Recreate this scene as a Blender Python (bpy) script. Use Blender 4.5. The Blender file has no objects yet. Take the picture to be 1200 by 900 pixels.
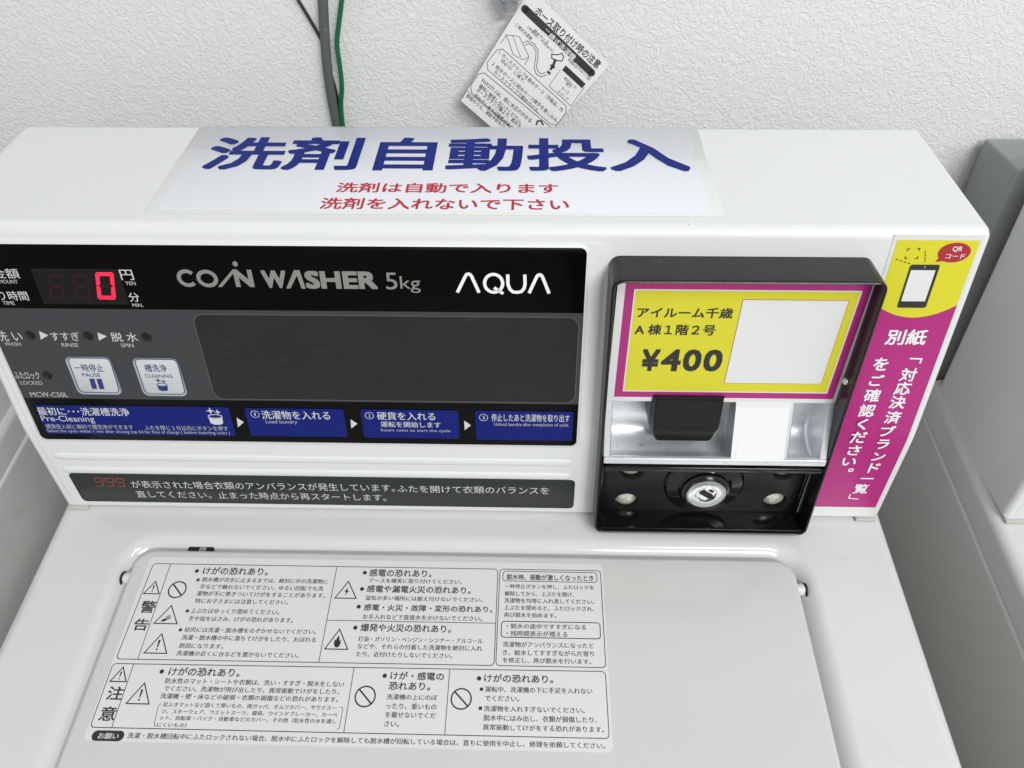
import bpy, bmesh, math, random
from mathutils import Vector, Matrix
random.seed(4)
S = bpy.context.scene
COL = S.collection

# ------------------------------------------------------------------ camera
F_PX = 900.0                                   # focal length in pixels of a 1200 px wide picture
PITCH, YAW, ROLL = 0.70860631, -0.03075562, -0.00899371
CAM = Vector((0.03984186, -0.32472653, 0.39019193))
_f = Vector((math.sin(YAW)*math.cos(PITCH), math.cos(YAW)*math.cos(PITCH), -math.sin(PITCH)))
_r = Vector((math.cos(YAW), -math.sin(YAW), 0)); _u = _r.cross(_f)
CR = _r*math.cos(ROLL) + _u*math.sin(ROLL)
CU = _u*math.cos(ROLL) - _r*math.sin(ROLL)
CF = _f
cd = bpy.data.cameras.new("camera"); cam = bpy.data.objects.new("camera", cd); COL.objects.link(cam)
cd.sensor_width = 36.0; cd.lens = 36.0*F_PX/1200; cd.clip_start = 0.01; cd.clip_end = 50
cam.matrix_world = Matrix(((CR.x, CU.x, -CF.x, CAM.x), (CR.y, CU.y, -CF.y, CAM.y), (CR.z, CU.z, -CF.z, CAM.z), (0, 0, 0, 1)))
S.camera = cam

# ------------------------------------------------------------------ world, lamps, exposure
W = bpy.data.worlds.new("World"); S.world = W; W.use_nodes = True
W.node_tree.nodes["Background"].inputs[0].default_value = (0.985, 1.0, 0.99, 1)
W.node_tree.nodes["Background"].inputs[1].default_value = 0.51
def area(name, loc, size, size_y, power, target, col=(0.985, 1.0, 0.985)):
    l = bpy.data.lights.new(name, 'AREA'); l.shape = 'RECTANGLE'; l.size = size; l.size_y = size_y
    l.energy = power; l.color = col
    o = bpy.data.objects.new(name, l); COL.objects.link(o); o.location = loc
    o.rotation_euler = (Vector(target)-Vector(loc)).to_track_quat('-Z', 'Y').to_euler()
    return o
area("ceiling_lamp", (0.98, -1.10, 1.70), 1.25, 0.30, 16, (0.80, -0.80, 0))
area("ceiling_lamp", (0.98, -2.30, 1.60), 1.25, 0.30, 40, (0.40, -0.30, 0))
S.view_settings.view_transform = 'Standard'; S.view_settings.look = 'None'
S.view_settings.exposure = 0.04; S.view_settings.gamma = 1.0

# ------------------------------------------------------------------ planes of the machine (profile in y, z)
A = (0.11824, 0.21075); B = (0.01242, 0.20251); K = (-0.00072, 0.07320); D = (0.0, 0.0); E = (-0.25, -0.03705)
class Plane:
    def __init__(s, o, u, v):
        s.o = Vector(o); s.u = Vector(u).normalized(); s.v = Vector(v); s.v = (s.v - s.u*s.v.dot(s.u)).normalized()
        s.n = s.u.cross(s.v)
    def px(s, x, y):                            # where the sight line through picture point (x, y) meets this plane
        d = CR*((x-600)/F_PX) - CU*((y-450)/F_PX) + CF
        P = CAM + d*((s.o-CAM).dot(s.n)/d.dot(s.n)); q = P - s.o
        return (q.dot(s.u), q.dot(s.v))
    def at(s, a, b, h=0.0): return s.o + s.u*a + s.v*b + s.n*h
def prof_plane(P, Q, off=0.0):                  # plane through profile line P(upper)-Q(lower), v points up it
    p = Plane((0, Q[0], Q[1]), (1, 0, 0), (0, P[0]-Q[0], P[1]-Q[1])); p.o = p.o + p.n*off; return p
FAS = 0.0006
TOP = prof_plane(A, B); FU = prof_plane(B, K); FL = prof_plane(K, D); DK = prof_plane(D, E, 0.0006)
FUp = prof_plane(B, K, FAS); FLp = prof_plane(K, D, FAS)

# ------------------------------------------------------------------ materials
def mat(name, col, rough=0.4, metal=0.0, spec=0.5, coat=0.0, emit=None, es=0.0, trans=0.0, noise=None, bump=None, alpha=1.0):
    m = bpy.data.materials.new(name); m.use_nodes = True; nt = m.node_tree; b = nt.nodes["Principled BSDF"]
    b.inputs['Base Color'].default_value = (*col, 1); b.inputs['Roughness'].default_value = rough
    b.inputs['Metallic'].default_value = metal; b.inputs['Specular IOR Level'].default_value = spec
    b.inputs['Coat Weight'].default_value = coat; b.inputs['Coat Roughness'].default_value = 0.08
    b.inputs['Transmission Weight'].default_value = trans; b.inputs['Alpha'].default_value = alpha
    if emit: b.inputs['Emission Color'].default_value = (*emit, 1); b.inputs['Emission Strength'].default_value = es
    tc = nt.nodes.new('ShaderNodeTexCoord')
    if noise:                                   # (scale, amount): soft colour variation and matching roughness
        n = nt.nodes.new('ShaderNodeTexNoise'); n.inputs['Scale'].default_value = noise[0]; n.inputs['Detail'].default_value = 6
        nt.links.new(tc.outputs['Object'], n.inputs['Vector'])
        mx = nt.nodes.new('ShaderNodeMix'); mx.data_type = 'RGBA'
        mx.inputs[6].default_value = (*[c*(1-noise[1]) for c in col], 1); mx.inputs[7].default_value = (*[min(1, c*(1+noise[1]*.5)) for c in col], 1)
        nt.links.new(n.outputs['Fac'], mx.inputs[0]); nt.links.new(mx.outputs[2], b.inputs['Base Color'])
        mr = nt.nodes.new('ShaderNodeMapRange'); mr.inputs[3].default_value = max(0.02, rough-0.06); mr.inputs[4].default_value = rough+0.08
        nt.links.new(n.outputs['Fac'], mr.inputs[0]); nt.links.new(mr.outputs[0], b.inputs['Roughness'])
    if bump:                                    # (scale, strength, distance)
        n = nt.nodes.new('ShaderNodeTexNoise'); n.inputs['Scale'].default_value = bump[0]; n.inputs['Detail'].default_value = 3
        nt.links.new(tc.outputs['Object'], n.inputs['Vector'])
        bp = nt.nodes.new('ShaderNodeBump'); bp.inputs['Strength'].default_value = bump[1]; bp.inputs['Distance'].default_value = bump[2]
        nt.links.new(n.outputs['Fac'], bp.inputs['Height']); nt.links.new(bp.outputs[0], b.inputs['Normal'])
    return m
M = dict(
    white=mat('white_plastic', (0.73, 0.74, 0.735), 0.36, spec=0.4, noise=(9, 0.03), bump=(60, 0.06, 0.001)),
    deckw=mat('white_deck_plastic_shaded', (0.66, 0.668, 0.67), 0.11, noise=(7, 0.05), bump=(45, 0.05, 0.001)),  # colour darkened to hold the shade of a person standing over the deck
    lidw=mat('lid_plastic_shaded', (0.60, 0.606, 0.603), 0.10, noise=(6, 0.05), bump=(35, 0.05, 0.001)),  # lid colour toned down for that same person's shade
    enamel=mat('white_enamel_steel', (0.66, 0.67, 0.65), 0.3, noise=(8, 0.05)),
    cream=mat('cream_pad', (0.50, 0.50, 0.46), 0.6),
    greybox=mat('grey_steel', (0.30, 0.315, 0.31), 0.35, noise=(12, 0.08)),
    black=mat('black_film', (0.002, 0.002, 0.0025), 0.25, spec=0.07),
    grey=mat('grey_film', (0.052, 0.053, 0.058), 0.35, spec=0.2, noise=(30, 0.05)),
    window=mat('dark_window_film', (0.022, 0.024, 0.023), 0.4, spec=0.2, noise=(25, 0.25)),
    window_edge=mat('window_edge_film', (0.09, 0.09, 0.095), 0.4, spec=0.3),
    strip=mat('slate_strip_film', (0.032, 0.035, 0.036), 0.35, spec=0.2, noise=(18, 0.2)),
    blue=mat('blue_film', (0.006, 0.014, 0.155), 0.35, spec=0.15),
    wink=mat('white_ink', (0.60, 0.60, 0.62), 0.5, spec=0.2),
    gink=mat('pale_ink', (0.44, 0.44, 0.45), 0.5, spec=0.2),
    silver_ink=mat('silver_ink', (0.27, 0.27, 0.25), 0.35, metal=0.2),
    aqua_ink=mat('bright_white_ink', (0.85, 0.85, 0.87), 0.4),
    bink=mat('blue_ink', (0.016, 0.030, 0.17), 0.45),
    kink=mat('black_ink', (0.022, 0.022, 0.022), 0.5),
    btn=mat('button_film', (0.56, 0.575, 0.59), 0.3, spec=0.4),
    btn_edge=mat('button_rim_film', (0.42, 0.42, 0.41), 0.3, metal=0.5),
    led_on=mat('lit_led', (0.5, 0.0, 0.02), 0.4, emit=(1.0, 0.010, 0.035), es=2.4),
    led_off=mat('unlit_led', (0.028, 0.008, 0.010), 0.5, spec=0.2),
    disp=mat('display_window', (0.0075, 0.0065, 0.007), 0.25, spec=0.3),
    lamp_off=mat('unlit_indicator', (0.006, 0.006, 0.006), 0.25, spec=0.35),
    redink=mat('brick_red_ink', (0.34, 0.055, 0.035), 0.5),
    notice=mat('notice_paper', (0.735, 0.74, 0.80), 0.28, coat=0.15, noise=(10, 0.05)),
    laminate=mat('clear_laminate', (0.71, 0.72, 0.715), 0.12, coat=0.2, noise=(10, 0.04)),
    heading=mat('notice_blue_ink', (0.004, 0.016, 0.19), 0.45, coat=0.0, spec=0.15),
    crimson=mat('notice_red_ink', (0.48, 0.012, 0.028), 0.4, coat=0.05, spec=0.3),
    label=mat('label_film', (0.70, 0.705, 0.70), 0.35, noise=(20, 0.03)),
    hood=mat('black_painted_steel', (0.006, 0.0065, 0.007), 0.26, spec=0.38, bump=(500, 0.2, 0.0005)),
    gloss=mat('gloss_black_plastic', (0.006, 0.006, 0.0065), 0.12, spec=0.5),
    matblack=mat('matt_black_plastic', (0.008, 0.008, 0.0085), 0.36, spec=0.35, bump=(900, 0.2, 0.0003)),
    cast=mat('silver_paint', (0.80, 0.82, 0.85), 0.30, metal=0.5, noise=(600, 0.12), bump=(1100, 0.35, 0.0004)),
    chrome=mat('brushed_chrome', (0.72, 0.73, 0.74), 0.2, metal=1.0, noise=(300, 0.12)),
    keyway=mat('keyway_black', (0.004, 0.004, 0.004), 0.5),
    lens=mat('pale_lens', (0.80, 0.80, 0.69), 0.12, metal=0.4, noise=(320, 0.45)),
    magenta=mat('magenta_print', (0.43, 0.026, 0.20), 0.3, coat=0.15, spec=0.3, noise=(14, 0.06)),
    yellow=mat('yellow_print', (0.68, 0.63, 0.030), 0.3, coat=0.15, spec=0.3, noise=(14, 0.05)),
    paper=mat('white_card', (0.74, 0.745, 0.74), 0.35, coat=0.4, noise=(16, 0.03)),
    tab=mat('white_tape', (0.78, 0.79, 0.79), 0.5, noise=(30, 0.02)),
    thinred=mat('thin_red_line', (0.42, 0.05, 0.06), 0.5),
    bubble=mat('red_bubble_print', (0.38, 0.018, 0.03), 0.35, coat=0.4),
    tag=mat('tag_card', (0.76, 0.76, 0.75), 0.4, noise=(15, 0.05)),
    gcable=mat('grey_cable', (0.085, 0.10, 0.092), 0.5),
    grn=mat('green_cable', (0.0, 0.115, 0.05), 0.4),
    blk=mat('black_cable', (0.01, 0.01, 0.01), 0.4),
    clear=mat('clear_grey_plastic', (0.42, 0.43, 0.46), 0.15, trans=0.35),
    floor=mat('floor_vinyl', (0.25, 0.24, 0.22), 0.5, noise=(5, 0.1)),
    slot=mat('dark_slot', (0.008, 0.008, 0.008), 0.5),
)
# embossed wallpaper
def wallpaper():
    m = bpy.data.materials.new('embossed_wallpaper'); m.use_nodes = True; nt = m.node_tree; b = nt.nodes["Principled BSDF"]
    b.inputs['Roughness'].default_value = 0.55; b.inputs['Specular IOR Level'].default_value = 0.35
    tc = nt.nodes.new('ShaderNodeTexCoord'); L = nt.links.new
    n0 = nt.nodes.new('ShaderNodeTexNoise'); n0.inputs['Scale'].default_value = 130; n0.inputs['Detail'].default_value = 3; L(tc.outputs['Object'], n0.inputs['Vector'])
    mp = nt.nodes.new('ShaderNodeVectorMath'); mp.operation = 'MULTIPLY_ADD'; mp.inputs[1].default_value = (0.006, 0.006, 0.006)
    L(n0.outputs['Color'], mp.inputs[0]); L(tc.outputs['Object'], mp.inputs[2])
    def ridged(scale, dist, det):
        n = nt.nodes.new('ShaderNodeTexNoise'); n.inputs['Scale'].default_value = scale; n.inputs['Detail'].default_value = det; n.inputs['Distortion'].default_value = dist; L(mp.outputs[0], n.inputs['Vector'])
        m1 = nt.nodes.new('ShaderNodeMath'); m1.operation = 'SUBTRACT'; m1.inputs[1].default_value = 0.5; L(n.outputs['Fac'], m1.inputs[0])
        m2 = nt.nodes.new('ShaderNodeMath'); m2.operation = 'ABSOLUTE'; L(m1.outputs[0], m2.inputs[0])
        m3 = nt.nodes.new('ShaderNodeMapRange'); m3.interpolation_type = 'SMOOTHSTEP'; m3.inputs[1].default_value = 0; m3.inputs[2].default_value = 0.13; m3.inputs[3].default_value = 1; m3.inputs[4].default_value = 0; L(m2.outputs[0], m3.inputs[0]); return m3
    r1 = ridged(215, .5, 1.5); r2 = ridged(400, .4, 2)
    n2 = nt.nodes.new('ShaderNodeTexNoise'); n2.inputs['Scale'].default_value = 420; n2.inputs['Detail'].default_value = 3; L(tc.outputs['Object'], n2.inputs['Vector'])
    a1 = nt.nodes.new('ShaderNodeMath'); a1.operation = 'MULTIPLY_ADD'; a1.inputs[1].default_value = 0.6; L(r2.outputs[0], a1.inputs[0]); L(r1.outputs[0], a1.inputs[2])
    a2 = nt.nodes.new('ShaderNodeMath'); a2.operation = 'MULTIPLY_ADD'; a2.inputs[1].default_value = 0.9; L(n2.outputs['Fac'], a2.inputs[0]); L(a1.outputs[0], a2.inputs[2])
    bp = nt.nodes.new('ShaderNodeBump'); bp.inputs['Strength'].default_value = 0.45; bp.inputs['Distance'].default_value = 0.00060
    L(a2.outputs[0], bp.inputs['Height']); L(bp.outputs[0], b.inputs['Normal'])
    mx = nt.nodes.new('ShaderNodeMix'); mx.data_type = 'RGBA'; mx.inputs[6].default_value = (0.70, 0.705, 0.69, 1); mx.inputs[7].default_value = (0.76, 0.765, 0.755, 1)
    L(n2.outputs['Fac'], mx.inputs[0]); L(mx.outputs[2], b.inputs['Base Color'])
    return m
M['wall'] = wallpaper()
def wear(m, scale, lo, hi, col, amt):
    nt = m.node_tree; b = nt.nodes["Principled BSDF"]; L = nt.links.new
    tc = nt.nodes.new('ShaderNodeTexCoord'); mp = nt.nodes.new('ShaderNodeMapping'); mp.inputs['Scale'].default_value = (1, 1, 2.2); L(tc.outputs['Object'], mp.inputs[0])
    n = nt.nodes.new('ShaderNodeTexNoise'); n.inputs['Scale'].default_value = scale; n.inputs['Detail'].default_value = 8; n.inputs['Roughness'].default_value = .7; L(mp.outputs[0], n.inputs['Vector'])
    r = nt.nodes.new('ShaderNodeMapRange'); r.inputs[1].default_value = lo; r.inputs[2].default_value = hi; r.inputs[4].default_value = amt; L(n.outputs['Fac'], r.inputs[0])
    mx = nt.nodes.new('ShaderNodeMix'); mx.data_type = 'RGBA'; L(r.outputs[0], mx.inputs[0]); mx.inputs[7].default_value = (*col, 1)
    src = b.inputs['Base Color']
    if src.links: L(src.links[0].from_socket, mx.inputs[6])
    else: mx.inputs[6].default_value = src.default_value
    L(mx.outputs[2], src)
wear(M['hood'], 90, .66, .74, (.12, .12, .12), .7)
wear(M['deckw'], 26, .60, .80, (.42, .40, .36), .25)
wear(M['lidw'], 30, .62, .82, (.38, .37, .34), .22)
wear(M['white'], 40, .66, .80, (.50, .49, .45), .25)
wear(M['window'], 60, .58, .75, (.05, .05, .048), .5)
wear(M['enamel'], 24, .60, .75, (.40, .39, .36), .35)
wear(M['cast'], 160, .62, .70, (.16, .16, .16), .6)

# ------------------------------------------------------------------ object helpers
LOC = {}
def thing(name, label, cat, loc=(0, 0, 0), group=None):
    o = bpy.data.objects.new(name, None); COL.objects.link(o); o.location = loc; o.empty_display_size = 0.05
    o['label'] = label; o['category'] = cat
    if group: o['group'] = group
    LOC[o.name] = Vector(loc); return o
def put(name, verts, faces, m, parent=None, label=None, smooth=False, mats=None, fm=None):
    me = bpy.data.meshes.new(name); me.from_pydata([tuple(v) for v in verts], [], faces); me.materials.append(m)
    if mats:
        for k in mats: me.materials.append(k)
        for p, i in zip(me.polygons, fm): p.material_index = i
    return put_mesh(name, me, parent, label, smooth)
def put_mesh(name, me, parent=None, label=None, smooth=False, angle=40):
    me.validate(); me.update()
    if smooth: me.shade_smooth(); me.set_sharp_from_angle(angle=math.radians(angle))
    o = bpy.data.objects.new(name, me); COL.objects.link(o)
    if parent:
        o.parent = parent
        o.matrix_parent_inverse = Matrix.Translation(-LOC[parent.name]) if parent.name in LOC else Matrix.Identity(4)
    if label: o['label'] = label
    if smooth and name in ('cabinet', 'rear_housing', 'lid', 'fascia', 'coin_hood', 'hinge', 'coin_slot_guard'):
        md = o.modifiers.new('weighted', 'WEIGHTED_NORMAL'); md.keep_sharp = True
    return o
def put_bm(name, bm, m, parent=None, label=None, smooth=True, angle=40):
    bmesh.ops.recalc_face_normals(bm, faces=bm.faces)
    me = bpy.data.meshes.new(name); bm.to_mesh(me); bm.free(); me.materials.append(m)
    return put_mesh(name, me, parent, label, smooth, angle)
def struct(o): o['kind'] = 'structure'; return o
def box_bm(x0, x1, y0, y1, z0, z1, bev=0.0, seg=3, bm=None):
    b2 = bmesh.new(); bmesh.ops.create_cube(b2, size=1)
    for v in b2.verts: v.co = Vector(((x0+x1)/2+v.co.x*(x1-x0), (y0+y1)/2+v.co.y*(y1-y0), (z0+z1)/2+v.co.z*(z1-z0)))
    if bev: bmesh.ops.bevel(b2, geom=b2.edges[:], offset=bev, segments=seg, profile=0.5, affect='EDGES')
    if bm is None: return b2
    t = bpy.data.meshes.new('t'); b2.to_mesh(t); b2.free(); bm.from_mesh(t); bpy.data.meshes.remove(t); return bm
def round_poly(pts, radii, seg=5):              # 2-D polygon with rounded corners
    out = []; n = len(pts)
    for i, p in enumerate(pts):
        p = Vector(p).to_2d(); a = Vector(pts[i-1]).to_2d()-p; b = Vector(pts[(i+1) % n]).to_2d()-p
        r = radii[i] if hasattr(radii, '__len__') else radii
        if r <= 0: out.append(p); continue
        an = a.normalized(); bn = b.normalized(); ang = an.angle(bn); t = min(r/math.tan(ang/2), a.length*.49, b.length*.49)
        rr = t*math.tan(ang/2); c = p+(an+bn).normalized()*(rr/math.sin(ang/2))
        s0 = p+an*t-c; s1 = p+bn*t-c; tot = s0.angle_signed(s1)
        for k in range(seg+1):
            th = -tot*k/seg; out.append(c+Vector((s0.x*math.cos(th)-s0.y*math.sin(th), s0.x*math.sin(th)+s0.y*math.cos(th))))
    return out
def slab(name, plane, poly, h0, h1, m, parent, bev=0.0, label=None):   # flat plate with thickness lying on a plane
    n = len(poly); bm = bmesh.new()
    lo = [bm.verts.new(plane.at(p[0], p[1], h0)) for p in poly]
    if bev > 0:
        c = Vector((sum(p[0] for p in poly)/n, sum(p[1] for p in poly)/n))
        hi0 = [bm.verts.new(plane.at(p[0], p[1], h1-bev)) for p in poly]
        ins = []
        for i, p in enumerate(poly):
            a = Vector(poly[i-1]).to_2d(); b = Vector(poly[(i+1) % n]).to_2d(); t = (b-a).normalized(); nn = Vector((-t.y, t.x))
            q = Vector(p).to_2d()
            if nn.dot(c-q) < 0: nn = -nn
            ins.append(q+nn*bev)
        hi = [bm.verts.new(plane.at(p.x, p.y, h1)) for p in ins]; rings = [lo, hi0, hi]
    else:
        hi = [bm.verts.new(plane.at(p[0], p[1], h1)) for p in poly]; rings = [lo, hi]
    for r0, r1 in zip(rings[:-1], rings[1:]):
        for i in range(n): bm.faces.new((r0[i], r0[(i+1) % n], r1[(i+1) % n], r1[i]))
    bm.faces.new(hi); bm.faces.new(lo[::-1])
    return put_bm(name, bm, m, parent, label, True, 50)
class Print:                                    # flat print on a plane; every word, sign or line becomes one part
    def __init__(s, plane, h=0.00012): s.p = plane; s.h = h; s.V = []; s.F = []; s.G = []; s.lock = False
    def mark(s): s.G.append((len(s.V), len(s.F)))
    def auto(s):
        if not s.lock: s.mark()
    def poly(s, pts, h=None):
        k = len(s.V); s.V += [s.p.at(a, b, h or s.h) for a, b in pts]; s.F.append(tuple(range(k, k+len(pts))))
    def pxpoly(s, pts): s.auto(); s.poly([s.p.px(*q) for q in pts])
    def stroke(s, pts, w, closed=False):        # ribbon of width w along plane points
        s.auto(); P = [Vector(q).to_2d() for q in pts]; n = len(P); L = []
        for i in range(n):
            a = P[i-1] if (i > 0 or closed) else None; b = P[(i+1) % n] if (i < n-1 or closed) else None
            d0 = (P[i]-a).normalized() if a is not None else None; d1 = (b-P[i]).normalized() if b is not None else None
            d = ((d0 or d1)+(d1 or d0)); d = d.normalized() if d.length > 1e-6 else (d1 or d0)
            nn = Vector((-d.y, d.x)); k = 1.0
            if d0 is not None and d1 is not None: k = min(1/max(0.3, abs(nn.dot(Vector((-d1.y, d1.x))))), 2)
            L.append((P[i]+nn*w/2*k, P[i]-nn*w/2*k))
        for i in range(n if closed else n-1):
            a, b = L[i]; c, d = L[(i+1) % n]; s.poly([a, b, d, c])
    def pxstroke(s, pts, w, closed=False): s.stroke([s.p.px(*q) for q in pts], w, closed)
    def pxround(s, quad, r, w): s.stroke(round_poly([s.p.px(*q) for q in quad], r, 4), w, True)
    def ellipse(s, c, rx, ry, n=24): s.auto(); s.poly([(c[0]+rx*math.cos(2*math.pi*i/n), c[1]+ry*math.sin(2*math.pi*i/n)) for i in range(n)])
    def ring(s, c, r, w, n=28): s.stroke([(c[0]+r*math.cos(2*math.pi*i/n), c[1]+r*math.sin(2*math.pi*i/n)) for i in range(n)], w, True)
    def lay(s, V, Fc, f, bold):                  # glyph outlines; bold ones are thickened by shifted copies, each a hair higher
        if bold <= 0: sh = [(0, 0)]
        elif bold < .014: sh = [(-bold*1.15, 0), (bold*1.15, 0)]
        else: b = bold*.92; sh = [(0, 0), (b, 0), (b, b), (0, b), (-b, b), (-b, 0), (-b, -b), (0, -b), (b, -b)]
        for i, (dx, dy) in enumerate(sh):
            k = len(s.V)
            for x, y in V: q = f(x+dx, y+dy); s.V.append(s.p.at(q[0], q[1], s.h+i*.000006))
            s.F += [tuple(j+k for j in t) for t in Fc]
    def text(s, t, xl, yl, xr, yr, ytop, bold=0.0, rot=False, H=None):
        s.auto(); V, Fc, bb = glyphs(t)
        p0 = Vector(s.p.px(xl, yl)); p1 = Vector(s.p.px(xr, yr))
        if not rot: p1.y = p0.y = (p0.y+p1.y)/2
        if H is None: H = abs(s.p.px(xl, ytop)[1]-s.p.px(xl, yl)[1])
        bb = (bb[0]-bold, bb[1]-bold, bb[2]+bold, bb[3]+bold)
        U = p1-p0; N = Vector((-U.y, U.x)).normalized()*H; w = bb[2]-bb[0]; hh = bb[3]-bb[1]
        s.lay(V, Fc, lambda x, y: p0+U*((x-bb[0])/w)+N*((y-bb[1])/hh), bold)
    def vchar(s, t, cx, cy, w, h, bold=0.0):      # one upright character centred at a point, w x h metres
        s.auto(); V, Fc, bb = glyphs(t); c = s.p.px(cx, cy); bw = bb[2]-bb[0]+2*bold; bh = bb[3]-bb[1]+2*bold
        s.lay(V, Fc, lambda x, y: (c[0]+((x-bb[0]+bold)/bw-.5)*w, c[1]+((y-bb[1]+bold)/bh-.5)*h), bold)
    def done(s, name, m, parent, label=None, whole=False):
        if whole or len(s.G) < 2: return put(name, s.V, s.F, m, parent, label)
        if s.G[0] != (0, 0): s.G.insert(0, (0, 0))
        G = s.G+[(len(s.V), len(s.F))]
        for (v0, f0), (v1, f1) in zip(G[:-1], G[1:]):
            if f1 > f0: put(name, s.V[v0:v1], [tuple(i-v0 for i in f) for f in s.F[f0:f1]], m, parent, label)
_gc = {}
def glyphs(t):
    key = t
    if key in _gc: return _gc[key]
    c = bpy.data.curves.new('t', 'FONT'); c.body = t; c.size = 1; c.resolution_u = 2 if len(t) > 12 else 3; c.dimensions = '2D'; c.fill_mode = 'FRONT'
    o = bpy.data.objects.new('t', c); COL.objects.link(o); dg = bpy.context.evaluated_depsgraph_get()
    me = o.evaluated_get(dg).to_mesh(); V = [(v.co.x, v.co.y) for v in me.vertices]; Fc = [tuple(p.vertices) for p in me.polygons]
    o.evaluated_get(dg).to_mesh_clear(); bpy.data.objects.remove(o); bpy.data.curves.remove(c)
    bb = (min(v[0] for v in V), min(v[1] for v in V), max(v[0] for v in V), max(v[1] for v in V))
    _gc[key] = (V, Fc, bb); return _gc[key]
def tube(pts, r, seg=10, sub=6, flat=1.0):      # smooth tube through points (Catmull-Rom); flat squashes it in y
    P = [Vector(p) for p in pts]; C = []
    for i in range(len(P)-1):
        p0 = P[max(i-1, 0)]; p1 = P[i]; p2 = P[i+1]; p3 = P[min(i+2, len(P)-1)]
        for k in range(sub):
            t = k/sub; C.append(0.5*((2*p1)+(p2-p0)*t+(2*p0-5*p1+4*p2-p3)*t*t+(3*p1-p0-3*p2+p3)*t**3))
    C.append(P[-1]); bm = bmesh.new(); rings = []; up = Vector((0, 1, 0))
    for i, c in enumerate(C):
        d = (C[min(i+1, len(C)-1)]-C[max(i-1, 0)]).normalized(); a = d.cross(up)
        if a.length < 1e-3: a = d.cross(Vector((1, 0, 0)))
        a.normalize(); b = a.cross(d).normalized()
        rings.append([bm.verts.new(c+a*r*math.cos(2*math.pi*k/seg)+b*r*flat*math.sin(2*math.pi*k/seg)) for k in range(seg)])
    for r0, r1 in zip(rings[:-1], rings[1:]):
        for k in range(seg): bm.faces.new((r0[k], r0[(k+1) % seg], r1[(k+1) % seg], r1[k]))
    bm.faces.new(rings[0]); bm.faces.new(rings[-1][::-1]); return bm
def lathe_y(prof, cx, cz, seg=40):              # turned shape about an axis along y: prof = [(radius, y)]
    bm = bmesh.new(); rings = []
    for r, y in prof:
        if r <= 1e-6: rings.append([bm.verts.new((cx, y, cz))]); continue
        rings.append([bm.verts.new((cx+r*math.cos(2*math.pi*k/seg), y, cz+r*math.sin(2*math.pi*k/seg))) for k in range(seg)])
    for a, b in zip(rings[:-1], rings[1:]):
        for k in range(seg):
            k2 = (k+1) % seg
            if len(a) == 1: bm.faces.new((a[0], b[k], b[k2]))
            elif len(b) == 1: bm.faces.new((a[k], a[k2], b[0]))
            else: bm.faces.new((a[k], a[k2], b[k2], b[k]))
    return bm
def boolean(o, cutters):
    for cbm in cutters:
        me = bpy.data.meshes.new('cut'); bmesh.ops.recalc_face_normals(cbm, faces=cbm.faces); cbm.to_mesh(me); cbm.free(); c = bpy.data.objects.new('cut', me); COL.objects.link(c)
        md = o.modifiers.new('b', 'BOOLEAN'); md.operation = 'DIFFERENCE'; md.solver = 'EXACT'; md.object = c
        dg = bpy.context.evaluated_depsgraph_get(); nm = bpy.data.meshes.new_from_object(o.evaluated_get(dg))
        o.modifiers.clear(); old = o.data; o.data = nm; bpy.data.meshes.remove(old); bpy.data.objects.remove(c); bpy.data.meshes.remove(me)

# ------------------------------------------------------------------ setting
YW = 0.175
struct(put('wall', [(-4, YW, -0.95), (4, YW, -0.95), (4, YW, 1.8), (-4, YW, 1.8), (-4, YW+.1, -0.95), (4, YW+.1, -0.95), (4, YW+.1, 1.8), (-4, YW+.1, 1.8)],
           [(0, 1, 2, 3), (5, 4, 7, 6), (3, 2, 6, 7), (0, 3, 7, 4), (1, 5, 6, 2)], M['wall']))
struct(put('floor', [(-4, -3, -0.9), (4, -3, -0.9), (4, YW, -0.9), (-4, YW, -0.9)], [(0, 1, 2, 3)], M['floor']))

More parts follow.
